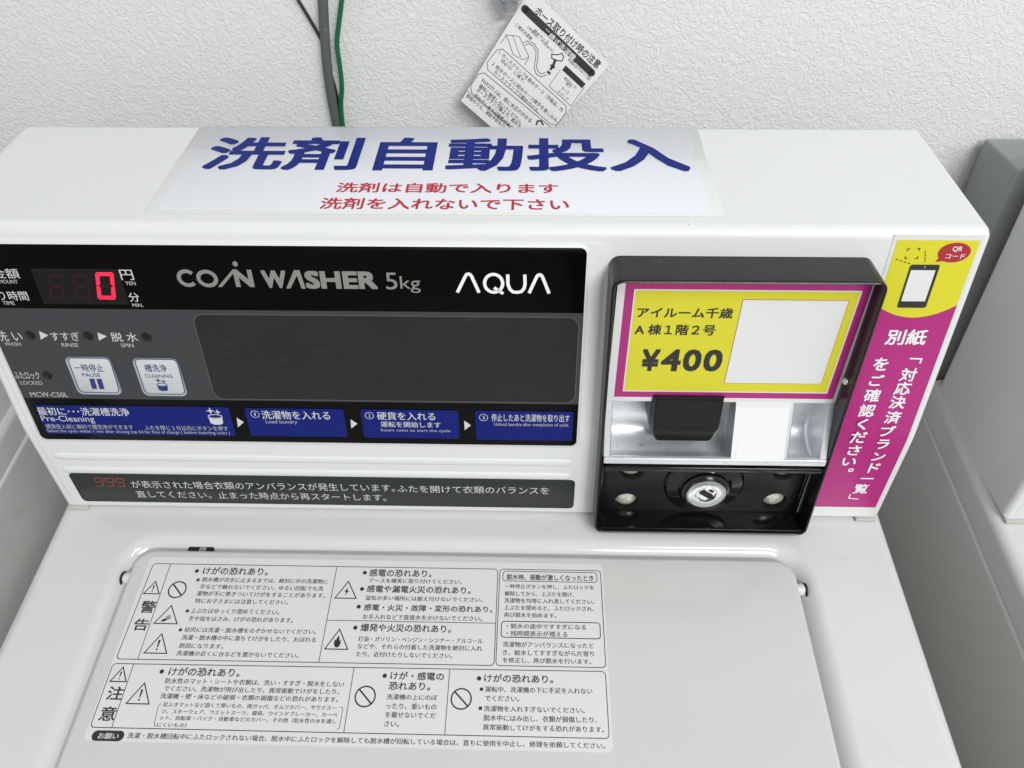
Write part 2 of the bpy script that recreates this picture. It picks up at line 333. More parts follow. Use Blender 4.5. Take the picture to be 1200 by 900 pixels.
# ------------------------------------------------------------------ the washer
HW = 0.265
washer = thing('coin_washer', 'white coin washer in the middle with lettered panel, black coin hood and labelled lid', 'washing machine',
               (0, -0.16, -0.9), 'coin washers standing side by side')
LX0, LX1, LY0, LY1 = -0.207, 0.2042, -0.385, -0.0293     # lid outline
DHW = 0.2688
def deck_z(y): return y*(-E[1]/0.25)
def sd_lid(x, y, r=0.012):
    cx = (LX0+LX1)/2; cy = (LY0+LY1)/2; qx = abs(x-cx)-(LX1-LX0)/2+r; qy = abs(y-cy)-(LY1-LY0)/2+r
    return math.hypot(max(qx, 0), max(qy, 0))+min(max(qx, qy), 0)-r
def make_deck():
    def lin(a, b, n): return [a+(b-a)*i/n for i in range(n)]
    xs = [-DHW-.0]+[]
    side = [DHW-0.008*(1-math.sin(math.pi/2*i/12)) for i in range(13)]      # 7 mm rolled edge
    mid = lin(LX0-.028, LX0-.003, 26)+lin(LX0-.003, LX1+.003, 90)+lin(LX1+.003, LX1+.028, 26)
    xs = [-s for s in side[::-1]]+lin(-DHW+.0090, LX0-.028, 12)+mid+lin(LX1+.028, DHW-.0090, 12)+[DHW-.0090]+side
    xs = sorted(set(round(x, 6) for x in xs))
    ys = sorted(set([round(y, 6) for y in lin(-.445, LY0-.02, 8)+lin(LY0-.02, LY0+.005, 20)+lin(LY0+.005, LY1-.02, 60)+lin(LY1-.02, .012, 60)+lin(.012, .12, 8)+[.12]]))
    V = []; Fc = []
    for y in ys:
        for x in xs:
            d = sd_lid(x, y); h = 0.0
            w = 0.0145
            t = 1-min(max((d+0.001)/w, 0), 1); h -= 0.0150*t**2.5
            ax = abs(x)-(DHW-.008)
            if ax > 0: h -= .9*(.008-math.sqrt(max(0, .008**2-ax**2)))
            ay = -.438-y
            if ay > 0: h -= .007-math.sqrt(max(0, .007**2-ay**2))
            V.append((x, y, deck_z(y)+h))
    nx = len(xs); ny = len(ys)
    for j in range(ny-1):
        for i in range(nx-1): a = j*nx+i; Fc.append((a, a+1, a+nx+1, a+nx))
    border = [i for i in range(nx)]+[j*nx+nx-1 for j in range(1, ny)]+[(ny-1)*nx+i for i in range(nx-2, -1, -1)]+[j*nx for j in range(ny-2, 0, -1)]
    k = len(V)
    for b in border: x, y, z = V[b]; V.append((x, y, deck_z(y)-.024))
    n = len(border)
    for i in range(n): Fc.append((border[i], k+i, k+(i+1) % n, border[(i+1) % n]))
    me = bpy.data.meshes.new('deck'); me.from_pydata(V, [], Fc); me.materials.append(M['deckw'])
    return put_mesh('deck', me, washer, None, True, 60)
make_deck()
# steel cabinet under the deck, its top follows the slope
def cabinet():
    hw = DHW+.0016; bm = bmesh.new()
    prof = [(-.452, -0.88), (.14, -0.88), (.14, deck_z(.14)-.0245), (-.452, deck_z(-.452)-.0245)]
    a = [bm.verts.new((-hw, y, z)) for y, z in prof]; b = [bm.verts.new((hw, y, z)) for y, z in prof]
    bm.faces.new(a); bm.faces.new(b[::-1])
    for i in range(4): bm.faces.new((a[i], b[i], b[(i+1) % 4], a[(i+1) % 4]))
    bmesh.ops.bevel(bm, geom=bm.edges[:], offset=.0028, segments=4, profile=.5, affect='EDGES')
    return put_bm('cabinet', bm, M['enamel'], washer)
cabinet()
for sx in (-1, 1):
    for yy in (-.41, .10): put_bm('levelling_foot', box_bm(sx*.23-.02, sx*.23+.02, yy-.02, yy+.02, -.9, -.879, .004), M['matblack'], washer)
# rear housing (a grey steel box behind the console)
put_bm('rear_housing', box_bm(-.272, .266, .124, .170, -0.85, .183, .002), M['greybox'], washer)

# console: rounded profile, rounded ends
def console():
    back = [(A[0], A[1]), (A[0], 0.003)]
    prof = [A, B, K, (D[0], 0.0022), (0.115, 0.0022)]
    pr = round_poly(prof, [0.0035, 0.0065, 0.012, 0.0012, 0.001], 7)
    bm = bmesh.new(); rb = 0.0042; rings = []
    n = len(pr)
    rad = [0.0035, 0.0065, 0.012, 0.0012, 0.001]; cen = Vector((0.06, 0.1)); m = len(prof)
    def inset(d):                               # the profile moved inwards by d, corners re-rounded (same point count)
        L = []
        for i in range(m):
            p = Vector(prof[i]); t = (Vector(prof[(i+1) % m])-p).normalized(); nn = Vector((-t.y, t.x))
            if nn.dot(cen-p) < 0: nn = -nn
            L.append((p+nn*d, t))
        out = []
        for i in range(m):
            (p, t), (q_, w) = L[i-1], L[i]; k = (q_-p).cross(w)/t.cross(w); out.append(p+t*k)
        return round_poly(out, [max(r-d, .0004) for r in rad], 7)
    st = []
    for k in range(6): th = math.pi/2*k/5; st.append((HW-rb*(1-math.sin(th)) if False else HW-rb+rb*math.cos(th), rb*(1-math.sin(th))))
    st = [(x, d) for x, d in st]                 # from outer face (x=HW, inset rb) to body
    seq = [(HW, rb+.0015)]+[(x, d) for x, d in st]
    xs = [(-x, d) for x, d in seq]+[(x, d) for x, d in seq[::-1]]
    for x, d in xs: rings.append([bm.verts.new((x, p.x, p.y)) for p in inset(d)])
    for r0, r1 in zip(rings[:-1], rings[1:]):
        for i in range(n): bm.faces.new((r0[i], r0[(i+1) % n], r1[(i+1) % n], r1[i]))
    bm.faces.new(rings[0]); bm.faces.new(rings[-1][::-1])
    o = put_bm('console_housing', bm, M['white'], washer, None, False)
    boolean(o, [box_bm(.0812, .2108, -.05, .045, .0052, .1835)])
    o.data.shade_smooth(); o.data.set_sharp_from_angle(angle=math.radians(32))
    md = o.modifiers.new('weighted', 'WEIGHTED_NORMAL'); md.keep_sharp = True
    return o
con = console()
for sx in (-1, 1):
    x = sx*.2565
    put_bm('foot_pad', box_bm(x-.0065, x+.0065, -.0022, .02, .0002, .0024, .0006), M['cream'], washer)
# fascia: the slightly proud left part of the console front
fa_bm = bmesh.new()
def fascia():
    x0, x1 = -.2600, .0783
    prof = [(FUp.at(0, (Vector((0, B[0], B[1]))-FUp.o).dot(FUp.v)-.0075, 0)), None]
    L = [(FUp, .1220), (FUp, .012), None, (FLp, .061), (FLp, .0072)]
    pts = []
    vmax = (Vector((0, *B))-FUp.o).dot(FUp.v)
    for q in [(FUp, vmax-.0085), (FUp, .008), (FLp, .0732-.008), (FLp, .0052)]: pts.append(q[0].at(0, q[1], 0))
    mid = []
    p0, p1, p2 = pts[1], Vector((0, K[0]-FAS, K[1])), pts[2]
    for k in range(1, 6): t = k/6; mid.append(p0*(1-t)**2+p1*2*t*(1-t)+p2*t*t)
    line = [pts[0], pts[1]]+mid+[pts[2], pts[3]]
    bm = bmesh.new(); e = .0010
    xs = [(x0, -e), (x0+.0015, -.0004), (x0+.0034, 0), (x1-.0060, 0), (x1-.0035, -.0001), (x1-.0016, -.0004), (x1, -e)]
    rows = []
    for j, p in enumerate(line):
        nrm = (FU.n if j < 4 else FL.n)
        rows.append([bm.verts.new(p+nrm*h+Vector((x, 0, 0))) for x, h in xs])
    first = [bm.verts.new(line[0]+Vector((x, 0, .0012))+FU.n*(-e)) for x, h in xs]; last = [bm.verts.new(line[-1]+Vector((x, 0, -.0008))+FL.n*(-e)) for x, h in xs]
    rows = [first]+rows+[last]
    for r0, r1 in zip(rows[:-1], rows[1:]):
        for i in range(len(xs)-1): bm.faces.new((r0[i], r0[i+1], r1[i+1], r1[i]))
    return put_bm('fascia', bm, M['white'], washer, None, True, 60)
fascia()
# two raised ribs under the panel
for (xl, xr, zc) in ((-.2542, .0668, .0500), (-.2533, .0662, .0378)):
    bm = bmesh.new(); rings = []; n = 9; wv = .0030
    for x, s in [(xl, 0.02), (xl+.0012, .6), (xl+.003, .92), (xl+.006, 1), (xr-.006, 1), (xr-.003, .92), (xr-.0012, .6), (xr, .02)]:
        rings.append([bm.verts.new(FLp.at(x, zc+wv*s*math.cos(math.pi*k/(n-1)), -.0002+.0013*s*math.sin(math.pi*k/(n-1)))) for k in range(n)])
    for r0, r1 in zip(rings[:-1], rings[1:]):
        for i in range(n-1): bm.faces.new((r0[i], r0[i+1], r1[i+1], r1[i]))
    put_bm('rib', bm, M['white'], washer, None, True, 80)

# ------------------------------------------------------------------ control panel
def q(plane, *pts): return [plane.px(*p) for p in pts]
v_top = FUp.px(344, 287.5)[1]; v_bot = FUp.px(360, 517.5)[1]; px_l = FUp.px(35, 480)[0]; px_r = FUp.px(682, 400)[0]
panel_poly = round_poly([(px_l, v_top), (px_r, v_top), (px_r, v_bot), (px_l, v_bot)], .0036, 6)
rim_poly = round_poly([(px_l-.0016, v_top+.0018), (px_r+.0016, v_top+.0018), (px_r+.0016, v_bot-.0016), (px_l-.0016, v_bot-.0016)], .005, 6)
slab('panel_rim', FUp, rim_poly, -.0012, .0007, M['white'], washer, .0006)
panel = slab('control_panel', FUp, panel_poly, 0, .0010, M['black'], washer, .0002)
PP = Plane(FUp.o+FUp.n*.0010, (1, 0, 0), FUp.v)          # surface of the panel
g_t = PP.px(344, 364)[1]; g_b = PP.px(355, 470)[1]
slab('grey_field', PP, [(px_l+.0003, g_t), (px_r-.0003, g_t), (px_r-.0003, g_b), (px_l+.0003, g_b)], 0, .00015, M['grey'], panel)
w0 = PP.px(224, 368); w1 = PP.px(678, 373); w2 = PP.px(673, 472); w3 = PP.px(254, 466)
wt = (w0[1]+w1[1])/2; wb = (w2[1]+w3[1])/2; wl = (w0[0]+w3[0])/2; wr = (w1[0]+w2[0])/2
slab('window_edge', PP, round_poly([(wl-.0006, wt+.0006), (wr+.0006, wt+.0006), (wr+.0006, wb-.0006), (wl-.0006, wb-.0006)], .0062, 6), .0001, .00028, M['window_edge'], panel)
slab('dark_window', PP, round_poly([(wl, wt), (wr, wt), (wr, wb), (wl, wb)], .0056, 6), .0002, .00042, M['window'], panel)
for bx in (((40.5, 474), (270, 477.6), (275, 511), (55.5, 508)), ((287.5, 478), (403, 479.6), (407, 512.5), (292.5, 510)),
           ((422, 479.6), (537, 481), (538, 514), (427, 512.5)), ((557, 481), (671, 482.5), (671, 516.7), (558, 515))):
    a = q(PP, *bx); l = (a[0][0]+a[3][0])/2; r = (a[1][0]+a[2][0])/2; t = (a[0][1]+a[1][1])/2; b = (a[2][1]+a[3][1])/2
    slab('blue_box', PP, round_poly([(l, t), (r, t), (r, b), (l, b)], .0016, 4), 0, .00016, M['blue'], panel)
# display window and digits
a = q(PP, (45, 314), (146, 316), (152, 357), (54, 356))
l = a[3][0]-.001; r = a[2][0]; t = (a[0][1]+a[1][1])/2; b = (a[2][1]+a[3][1])/2
slab('display_window', PP, [(l, t), (r, t), (r, b), (l, b)], 0, .00014, M['disp'], panel)
def digit(P, quad, segs, th=.17):
    c = [Vector(P.p.px(*k)) for k in quad]      # TL TR BR BL
    def m(u, v): return (c[0]*(1-u)+c[1]*u)*(1-v)+(c[3]*(1-u)+c[2]*u)*v
    tv = th*.58; g = .02
    S7 = {'a': [(g+.03, 0), (1-g-.03, 0), (1-th, tv), (th, tv)], 'd': [(g+.03, 1), (1-g-.03, 1), (1-th, 1-tv), (th, 1-tv)],
          'g': [(th*.5+g, .5), (th+g, .5-tv/2), (1-th-g, .5-tv/2), (1-th*.5-g, .5), (1-th-g, .5+tv/2), (th+g, .5+tv/2)],
          'f': [(0, .03), (th-.02, tv+.0), (th-.02, .5-tv*.55), (th*.45, .485), (0, .47)], 'b': [(1, .03), (1-th+.02, tv), (1-th+.02, .5-tv*.55), (1-th*.45, .485), (1, .47)],
          'e': [(0, .97), (th-.02, 1-tv), (th-.02, .5+tv*.55), (th*.45, .515), (0, .53)], 'c': [(1, .97), (1-th+.02, 1-tv), (1-th+.02, .5+tv*.55), (1-th*.45, .515), (1, .53)]}
    for s_ in segs: P.poly([m(u, v) for u, v in S7[s_]])
d1 = ((56, 321), (73.5, 321), (77, 349.5), (60, 349.5)); d2 = ((84.8, 321), (103, 321), (107.5, 350), (89, 350)); d3 = ((111.8, 319), (133, 319), (136, 350.7), (115, 350.2))
P = Print(PP, .00022); digit(P, d1, 'abcdefg'); P.done('unlit_digit', M['led_off'], panel)
P = Print(PP, .00022); digit(P, d2, 'abcdefg'); P.done('unlit_digit', M['led_off'], panel)
P = Print(PP, .00022); digit(P, d3, 'abcdef', .22); P.done('lit_digit', M['led_on'], panel, 'glowing red digit 0')
P = Print(PP, .00022); digit(P, d3, 'g', .2); P.done('unlit_digit', M['led_off'], panel)
# white panel lettering
P = Print(PP, .00025)
for a in [("金額", -7, 326, 24.6, 326, 314.3), ("残り時間", -14, 351.5, 35.3, 352, 340.5), ("円", 143, 328, 158, 328, 315.8), ("分", 152.7, 353.5, 165, 353.5, 342.8)]: P.text(*a, bold=.006)
P.done('lettering', M['wink'], panel)
P = Print(PP, .00025)
for a in [("AMOUNT", -4, 332, 22.2, 332, 327.5), ("TIME", 4.5, 357, 18.3, 357, 352.5), ("YEN", 147.7, 334, 159.7, 334, 329.5), ("MIN.", 156, 359.5, 168.7, 359.5, 355.3)]: P.text(*a, bold=.012)
P.done('lettering', M['gink'], panel)
# silver wordmark
P = Print(PP, .00025)
def ell_stroke(P, cx, cy, rx, ry, w, a0=0, a1=360, n=26):
    c = P.p.px(cx, cy); e = P.p.px(cx+rx, cy); f = P.p.px(cx, cy-ry); RX = e[0]-c[0]; RY = f[1]-c[1]
    pts = [(c[0]+RX*math.cos(math.radians(a0+(a1-a0)*i/n)), c[1]+RY*math.sin(math.radians(a0+(a1-a0)*i/n))) for i in range(n+1)]
    P.stroke(pts[:-1] if a1-a0 >= 360 else pts, w, a1-a0 >= 360)
P.mark(); P.lock = True
ell_stroke(P, 219.5, 325.8, 9.5, 8.2, .0021, 42, 318); ell_stroke(P, 243, 326.2, 10.2, 8.2, .0021)
P.pxpoly([(255.5, 336), (260.5, 336), (277.5, 315.3), (272.8, 315.3)]); c = PP.px(275.7, 309); P.ellipse(c, .00135, .00150, 16)
P.text("N", 277, 336, 299, 336.3, 315.6, bold=.048); P.mark(); P.text("W", 309.5, 337.3, 338, 337.5, 316.5, bold=.045)
P.pxpoly([(335.5, 337.8), (340.5, 337.8), (348, 322.5), (348, 316.3), (344.6, 316.3)]); P.pxpoly([(358.5, 338), (353.5, 338), (348, 322.5), (348, 316.3), (351, 316.3)])
P.text("SHER", 359.5, 338.3, 443.5, 338.6, 317.2, bold=.045)
P.lock = False; P.text("5", 453, 339, 466.5, 339, 319.3); P.text("kg", 470, 343, 493.5, 343, 323.5)
P.done('lettering', M['silver_ink'], panel, 'silver wordmark')
P = Print(PP, .00025); sw = .0017; P.lock = True
P.pxstroke([(536, 342.5), (545.6, 323), (547, 321.3), (549, 320.7), (551, 321.5), (552.6, 323.4), (561.5, 342.8)], sw)
ell_stroke(P, 578.5, 331.8, 10.6, 10.6, sw); P.pxstroke([(579, 336.8), (589.8, 344)], sw)
P.pxstroke([(595, 321.3), (595.3, 333), (597.5, 338.6), (601, 341.8), (606, 342.4), (611, 341.5), (614, 338), (615.3, 333), (615, 321.5)], sw)
P.pxstroke([(620, 343.3), (629, 324), (630.6, 322.2), (632.5, 321.6), (634.4, 322.4), (635.8, 324.4), (643.5, 343.7)], sw)
P.done('lettering', M['aqua_ink'], panel, 'white rounded wordmark')
# grey field lettering, arrows, indicators
P = Print(PP, .0003)
for a in [("洗 い", -1, 399.7, 28.4, 399.7, 387.3), ("すすぎ", 61.7, 398.8, 95.3, 399, 388.6), ("脱 水", 132.3, 400, 163.3, 400.2, 389.2), ("ふたロック", 19.2, 443.8, 48.3, 444, 435.2)]: P.text(*a, bold=.004)
for t in (((46, 387.6), (57, 392.6), (48.2, 397.6)), ((114.4, 389.2), (125.5, 393.8), (116.4, 398.8)), ((277.5, 489), (286, 494.4), (279, 500.4)), ((411, 491), (419, 496.2), (411.7, 501.7)), ((544, 492.5), (552, 498), (544.6, 503.8))): P.pxpoly(t)
P.done('lettering', M['wink'], panel)
P = Print(PP, .0003)
for a in [("WASH", 6.7, 405, 25.5, 405, 400.6), ("RINSE", 73.4, 406.2, 93, 406.3, 401.5), ("SPIN", 142.8, 406.8, 157.6, 406.9, 402.1), ("LOCKED", 25.3, 450.4, 50.8, 450.6, 446), ("MCW-C50L", 37, 464.7, 81, 465, 459)]: P.text(*a, bold=.012)
P.done('lettering', M['gink'], panel)
for (x, y) in ((35.8, 392.5), (103.5, 393.4), (171.6, 394.8), (55.6, 439.6)):
    c = PP.px(x, y); slab('indicator_light', PP, [(c[0]+.0028*math.cos(i*math.pi/12), c[1]+.0028*math.sin(i*math.pi/12)) for i in range(24)], .0001, .0005, M['lamp_off'], panel, .0002)
# blue boxes text
P = Print(PP, .0003)
for a in [("最初に･･･洗濯槽洗浄", 46.5, 486.5, 153, 487, 477, .012), ("Pre-Cleaning", 51, 495.5, 112.5, 495.8, 486.8, 0), ("洗濯物を入れる", 308, 491, 387.5, 491.5, 481, .008), ("硬貨を入れる", 442.5, 492, 510.4, 492.3, 482.5, .008),
          ("運転を開始します", 446.7, 500.4, 516.7, 500.7, 493.7, .006), ("停止したあと洗濯物を取り出す", 576, 493.7, 667.5, 494.2, 484.8, .006)]: P.text(*a[:6], bold=a[6])
for n_, x, y in (("1", 299, 485), ("2", 433, 486.7), ("3", 566.7, 488.9)):
    c = PP.px(x, y); P.lock = False; P.ring(c, .0024, .0003); P.lock = True; P.vchar(n_, x, y, .0006 if n_ == '1' else .0013, .0024); P.lock = False
def bucket(P, x, y, s, sp):                      # washing tub with sparkles; (x, y) middle of the tub
    P.mark(); lk = P.lock; P.lock = True; c = P.p.px(x, y); e = P.p.px(x+s, y); k = e[0]-c[0]
    pts = [(c[0]-k*.95, c[1]+k*.38)]+[(c[0]+k*.95*math.cos(math.radians(t)), c[1]+k*.38-k*.34*math.sin(math.radians(t))) for t in range(180, -1, -20)]
    pts = [(c[0]+k*.95*math.cos(math.radians(t)), c[1]+k*.30-k*.30*math.sin(math.radians(t))) for t in range(0, 181, 20)]
    P.poly(pts+[(c[0]-k*.85, c[1]-k*.75), (c[0]-k*.4, c[1]-k*1.0), (c[0]+k*.4, c[1]-k*1.0), (c[0]+k*.85, c[1]-k*.75)])
    P.stroke([(c[0]+k*.95*math.cos(math.radians(t)), c[1]+k*.42+k*.32*math.sin(math.radians(t))) for t in range(0, 360, 20)], k*.12, True)
    for dx, dy, r in ((-.45, 1.35, .62), (.5, 1.15, .5)):
        pts = []
        for i in range(8): rr = k*r*(1 if i % 2 == 0 else .3); pts.append((c[0]+k*dx+rr*math.cos(i*math.pi/4), c[1]+k*dy+rr*math.sin(i*math.pi/4)))
        P.poly(pts)
    P.lock = lk
bucket(P, 253, 490.5, 8.5, 0)
P.done('lettering', M['wink'], panel)
P = Print(PP, .0003)
for a in [("硬貨投入前に無料で槽洗浄ができます", 55.5, 502.3, 157, 502.8, 496.8), ("ふたを閉じ１分以内にボタンを押す", 171, 503.9, 268, 504.4, 498.4),
          ("Select the cycle within 1 min after closing top lid for free of charge ( before inserting coins )", 57, 507.6, 270, 509.3, 503.0),
          ("Load laundry", 312.5, 497, 349, 497.2, 491.8), ("Insert coins to start the cycle", 447, 506.3, 528, 506.8, 502.2), ("Unload laundry after completion of cycle.", 579, 500, 666.7, 500.6, 495)]: P.text(*a)
P.done('lettering', M['gink'], panel)
# buttons
def button(quad, bars):
    c = q(PP, *quad); l = (c[0][0]+c[3][0])/2; r = (c[1][0]+c[2][0])/2; t = (c[0][1]+c[1][1])/2; b = (c[2][1]+c[3][1])/2
    def R(i, rad): return round_poly([(l+i, t-i), (r-i, t-i), (r-i, b+i), (l+i, b+i)], rad, 6)
    o = slab('push_button', PP, R(0, .0036), .0001, .0008, M['btn_edge'], washer, .0003, 'rounded square button marked '+bars)
    slab('button_face', PP, R(.0007, .003), .0007, .0011, M['btn'], o, .0002)
    return o
BP = Plane(PP.o+PP.n*.0012, (1, 0, 0), PP.v)
b1 = button(((75.7, 417.4), (130.3, 418.3), (143.4, 462.4), (91.6, 461.5)), 'with two blue bars')
P = Print(BP, .00005); P.pxround(((78.4, 419), (128.5, 420), (140.6, 460.6), (93.5, 459.6)), .0028, .00050)
P.text("一時停止", 88.6, 435.6, 122.7, 436, 426.4, bold=.008); P.text("PAUSE", 97.2, 441.6, 118.3, 441.8, 437.2)
P.pxpoly([(104.5, 443.8), (110.5, 443.9), (114, 455.7), (108.1, 455.7)]); P.pxpoly([(113, 444), (119, 444), (122.6, 455.9), (116.7, 455.9)]); P.done('lettering', M['bink'], b1)
b2 = button(((154.3, 419), (209, 419.7), (220, 464), (168.7, 463.4)), 'with a blue tub and sparkles')
P = Print(BP, .00005); P.pxround(((156.8, 420.6), (207.2, 421.3), (217.4, 462.2), (170.7, 461.6)), .0028, .00050)
P.text("槽洗浄", 171, 435.8, 196.5, 436, 426.8, bold=.008); P.text("CLEANING", 170.6, 442.4, 202.8, 442.8, 438.5); bucket(P, 190.5, 453, 6.3, 0); P.done('lettering', M['bink'], b2)

# ------------------------------------------------------------------ lower message strip
a = [FLp.px(*p) for p in ((78.6, 553.6), (673.5, 563), (672.5, 595.8), (98, 586.8))]
sl = (a[0][0]+a[3][0])/2; sr = (a[1][0]+a[2][0])/2; st_ = (a[0][1]+a[1][1])/2; sb = (a[2][1]+a[3][1])/2
strip = slab('message_strip', FLp, round_poly([(sl, st_), (sr, st_), (sr, sb), (sl, sb)], .0032, 6), 0, .0003, M['strip'], washer, .0001)
SP = Plane(FLp.o+FLp.n*.0003, (1, 0, 0), FLp.v)
P = Print(SP, .0001)
for k in range(3):
    P.mark(); x = 110.3+k*12.4; digit(P, ((x-.3, 559.7+k*.2), (x+9.8, 559.9+k*.2), (x+11.8, 569.9+k*.2), (x+1.7, 569.7+k*.2)), 'abcdfg', .13)
P.done('lettering', M['redink'], strip, 'red digits 999')
P = Print(SP, .0001)
P.text("が表示された場合衣類のアンバランスが発生しています。", 156, 571.8, 463, 576, 563.2); P.text("ふたを開けて衣類のバランスを", 466, 577, 643.4, 579, 568.6)
P.text("直してください。止まった時点から再スタートします。", 162, 583, 453, 586.9, 575); P.done('lettering', M['wink'], strip)

# ------------------------------------------------------------------ lid with its printed warning label
def lid():
    ol = round_poly([(LX0, LY1), (LX1, LY1), (LX1, LY0), (LX0, LY0)], .012, 10); n = len(ol); bm = bmesh.new(); rings = []
    cx, cy = (LX0+LX1)/2, (LY0+LY1)/2
    def ins(d):
        out = []
        for i, p in enumerate(ol):
            t = (ol[(i+1) % n]-ol[i-1]).normalized(); nn = Vector((-t.y, t.x))
            if nn.dot(Vector((cx, cy))-p) < 0: nn = -nn
            out.append(p+nn*d)
        return out
    for d, h in ((.0, -.0165), (0, -.0016), (.0005, -.0005), (.0014, .0002), (.003, .0006)):
        rings.append([bm.verts.new((p.x, p.y, deck_z(p.y)+h)) for p in ins(d)])
    for r0, r1 in zip(rings[:-1], rings[1:]):
        for i in range(n): bm.faces.new((r0[i], r0[(i+1) % n], r1[(i+1) % n], r1[i]))
    bm.faces.new(rings[-1])
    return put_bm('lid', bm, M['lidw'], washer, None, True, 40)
LID = lid()
for sx, x in ((-1, LX0), (1, LX1)):
    y = -.0465
    bm = bmesh.new(); bmesh.ops.create_cone(bm, cap_ends=True, segments=20, radius1=.0042, radius2=.0034, depth=.008, matrix=Matrix.Translation((x+sx*.0005, y, deck_z(y)-.0042)) @ Matrix.Rotation(sx*math.pi/2, 4, 'Y'))
    bmesh.ops.bevel(bm, geom=[e for e in bm.edges if len(e.link_faces[0].verts) > 4 or len(e.link_faces[-1].verts) > 4], offset=.001, segments=3, affect='EDGES')
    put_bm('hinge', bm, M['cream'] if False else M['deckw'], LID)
    bm = bmesh.new(); bmesh.ops.create_cone(bm, cap_ends=True, segments=24, radius1=.0047, radius2=.0044, depth=.0008, matrix=Matrix.Translation((x+sx*.0049, y, deck_z(y)-.0050)) @ Matrix.Rotation(sx*math.pi/2, 4, 'Y'))
    put_bm('hinge_recess', bm, M['slot'], washer)
put_bm('rear_slot', box_bm(-.1775, -.1610, -.0290, -.0236, -.022, deck_z(-.027)-.0036, .0008), M['slot'], washer)
put_bm('latch_tip', box_bm(-.1700, -.1655, -.0286, -.0246, -.022, deck_z(-.027)-.0031, .0006), M['greybox'], washer)
LP = Plane(DK.o, (1, 0, 0), DK.v)               # lid surface
a = q(LP, (177, 652.5), (706, 661), (718, 884), (98, 866))
ll = a[3][0]; lr = (a[1][0]+a[2][0])/2; lt = (a[0][1]+a[1][1])/2; lb = (a[2][1]+a[3][1])/2
slab('warning_label', LP, round_poly([(ll, lt), (lr, lt), (lr, lb), (ll, lb)], .003, 5), 0, .00018, M['label'], LID)
WP = Plane(LP.o+LP.n*.00018, (1, 0, 0), LP.v)
T = Print(WP, .00008); lw = .00042
T.pxround(((180, 660.5), (583.5, 667), (579, 780), (136, 772.2)), .0022, lw)
T.pxround(((586, 667), (703.6, 669), (710, 782.5), (581, 780)), .0022, lw)
T.pxround(((132.6, 777.6), (709.4, 787), (714, 865.6), (105.5, 852.3)), .0022, lw)
for l_ in (((201.6, 661), (159.7, 772.6)), ((395.5, 663.8), (373, 776)), ((382.6, 726.3), (581, 731)), ((156.8, 778), (131, 852.8)), ((415.7, 782), (402, 859)), ((527.3, 784), (521, 861.3))):
    A_, B_ = [WP.px(*p) for p in l_]
    if abs(A_[0]-B_[0]) < .008: xm = (A_[0]+B_[0])/2; A_ = (xm, A_[1]); B_ = (xm, B_[1])
    else: ym = (A_[1]+B_[1])/2; A_ = (A_[0], ym); B_ = (B_[0], ym)
    T.stroke([A_, B_], lw*.9)
T.pxround(((589.6, 669.3), (699.2, 671.3), (699.9, 682.6), (589.2, 680.8)), .0018, .0004)
T.pxround(((588, 728), (703, 730), (703.8, 748.8), (587, 746.7)), .0018, .0005)
T.done('ruled_lines', M['kink'], LID)
T = Print(WP, .00008)
def noentry(P, x, y, r):
    P.mark(); P.lock = True; c = P.p.px(x, y); P.ring(c, r, .0008, 32); k = r*.707; P.stroke([(c[0]-k, c[1]+k), (c[0]+k, c[1]-k)], .0009); P.lock = False
def tri(P, top, bl, br, kind):
    a = [P.p.px(*p) for p in (top, bl, br)]; yb = (a[1][1]+a[2][1])/2; xc = (a[1][0]+a[2][0])/2; hw = (a[2][0]-a[1][0])/2; H = a[0][1]-yb
    P.mark(); P.lock = True; P.stroke([(xc, a[0][1]), (xc-hw, yb), (xc+hw, yb)], .00062 if hw > .004 else .00045, True)
    def m(u, v): return (xc+u*hw, yb+v*H)
    if kind == '!':
        P.poly([m(-.10, .68), m(.10, .68), m(.05, .30), m(-.05, .30)]); P.ellipse(m(0, .19), hw*.09, hw*.09, 10)
    if kind == 'bolt': P.poly([m(.08, .68), m(-.22, .36), m(-.02, .38), m(-.12, .14), m(.22, .46), m(.02, .44)])
    if kind == 'fire':
        P.poly([m(0, .70), m(-.12, .52), m(-.16, .44), m(-.26, .5), m(-.30, .28), m(-.18, .12), m(0, .08), m(.18, .12), m(.30, .28), m(.24, .48), m(.14, .40), m(.12, .55)])
    if kind == 'hand':
        for k in range(4): P.stroke([m(-.25+.04*k, .16+.07*k), m(.05+.04*k, .22+.08*k), m(.30-.03*k, .30+.06*k)], .00035)
        P.poly([m(-.48, .10), m(-.12, .12), m(.0, .24), m(-.2, .28), m(-.42, .2)])
    P.lock = False
noentry(T, 207.8, 691, .0052); noentry(T, 428, 816.2, .0055); noentry(T, 540.5, 819, .0055)
tri(T, (180.4, 681.3), (168.3, 695.6), (186.4, 696), '!'); tri(T, (201.6, 709.7), (180.4, 730.6), (207.5, 731), 'hand'); tri(T, (189.5, 742.8), (168.8, 765.4), (195.4, 765.6), '!')
tri(T, (408.4, 681.4), (392.5, 701), (417.4, 701.2), 'bolt'); tri(T, (398, 737.5), (380.5, 760.6), (407.5, 761), 'fire'); tri(T, (143.6, 781.8), (129, 798.3), (147.8, 799), '!')
tri(T, (168.4, 800.3), (147.8, 824.6), (174.7, 825), '!'); T.done('pictograms', M['kink'], LID)
T = Print(WP, .00008)
for (x, y) in ((230.8, 669.2), (427.6, 671.2), (424.3, 690.2), (420.4, 711), (416.5, 735.6), (189.6, 787), (450.9, 792), (561.4, 795)):
    c = WP.px(x, y); T.ellipse(c, .00125, .00125, 16)
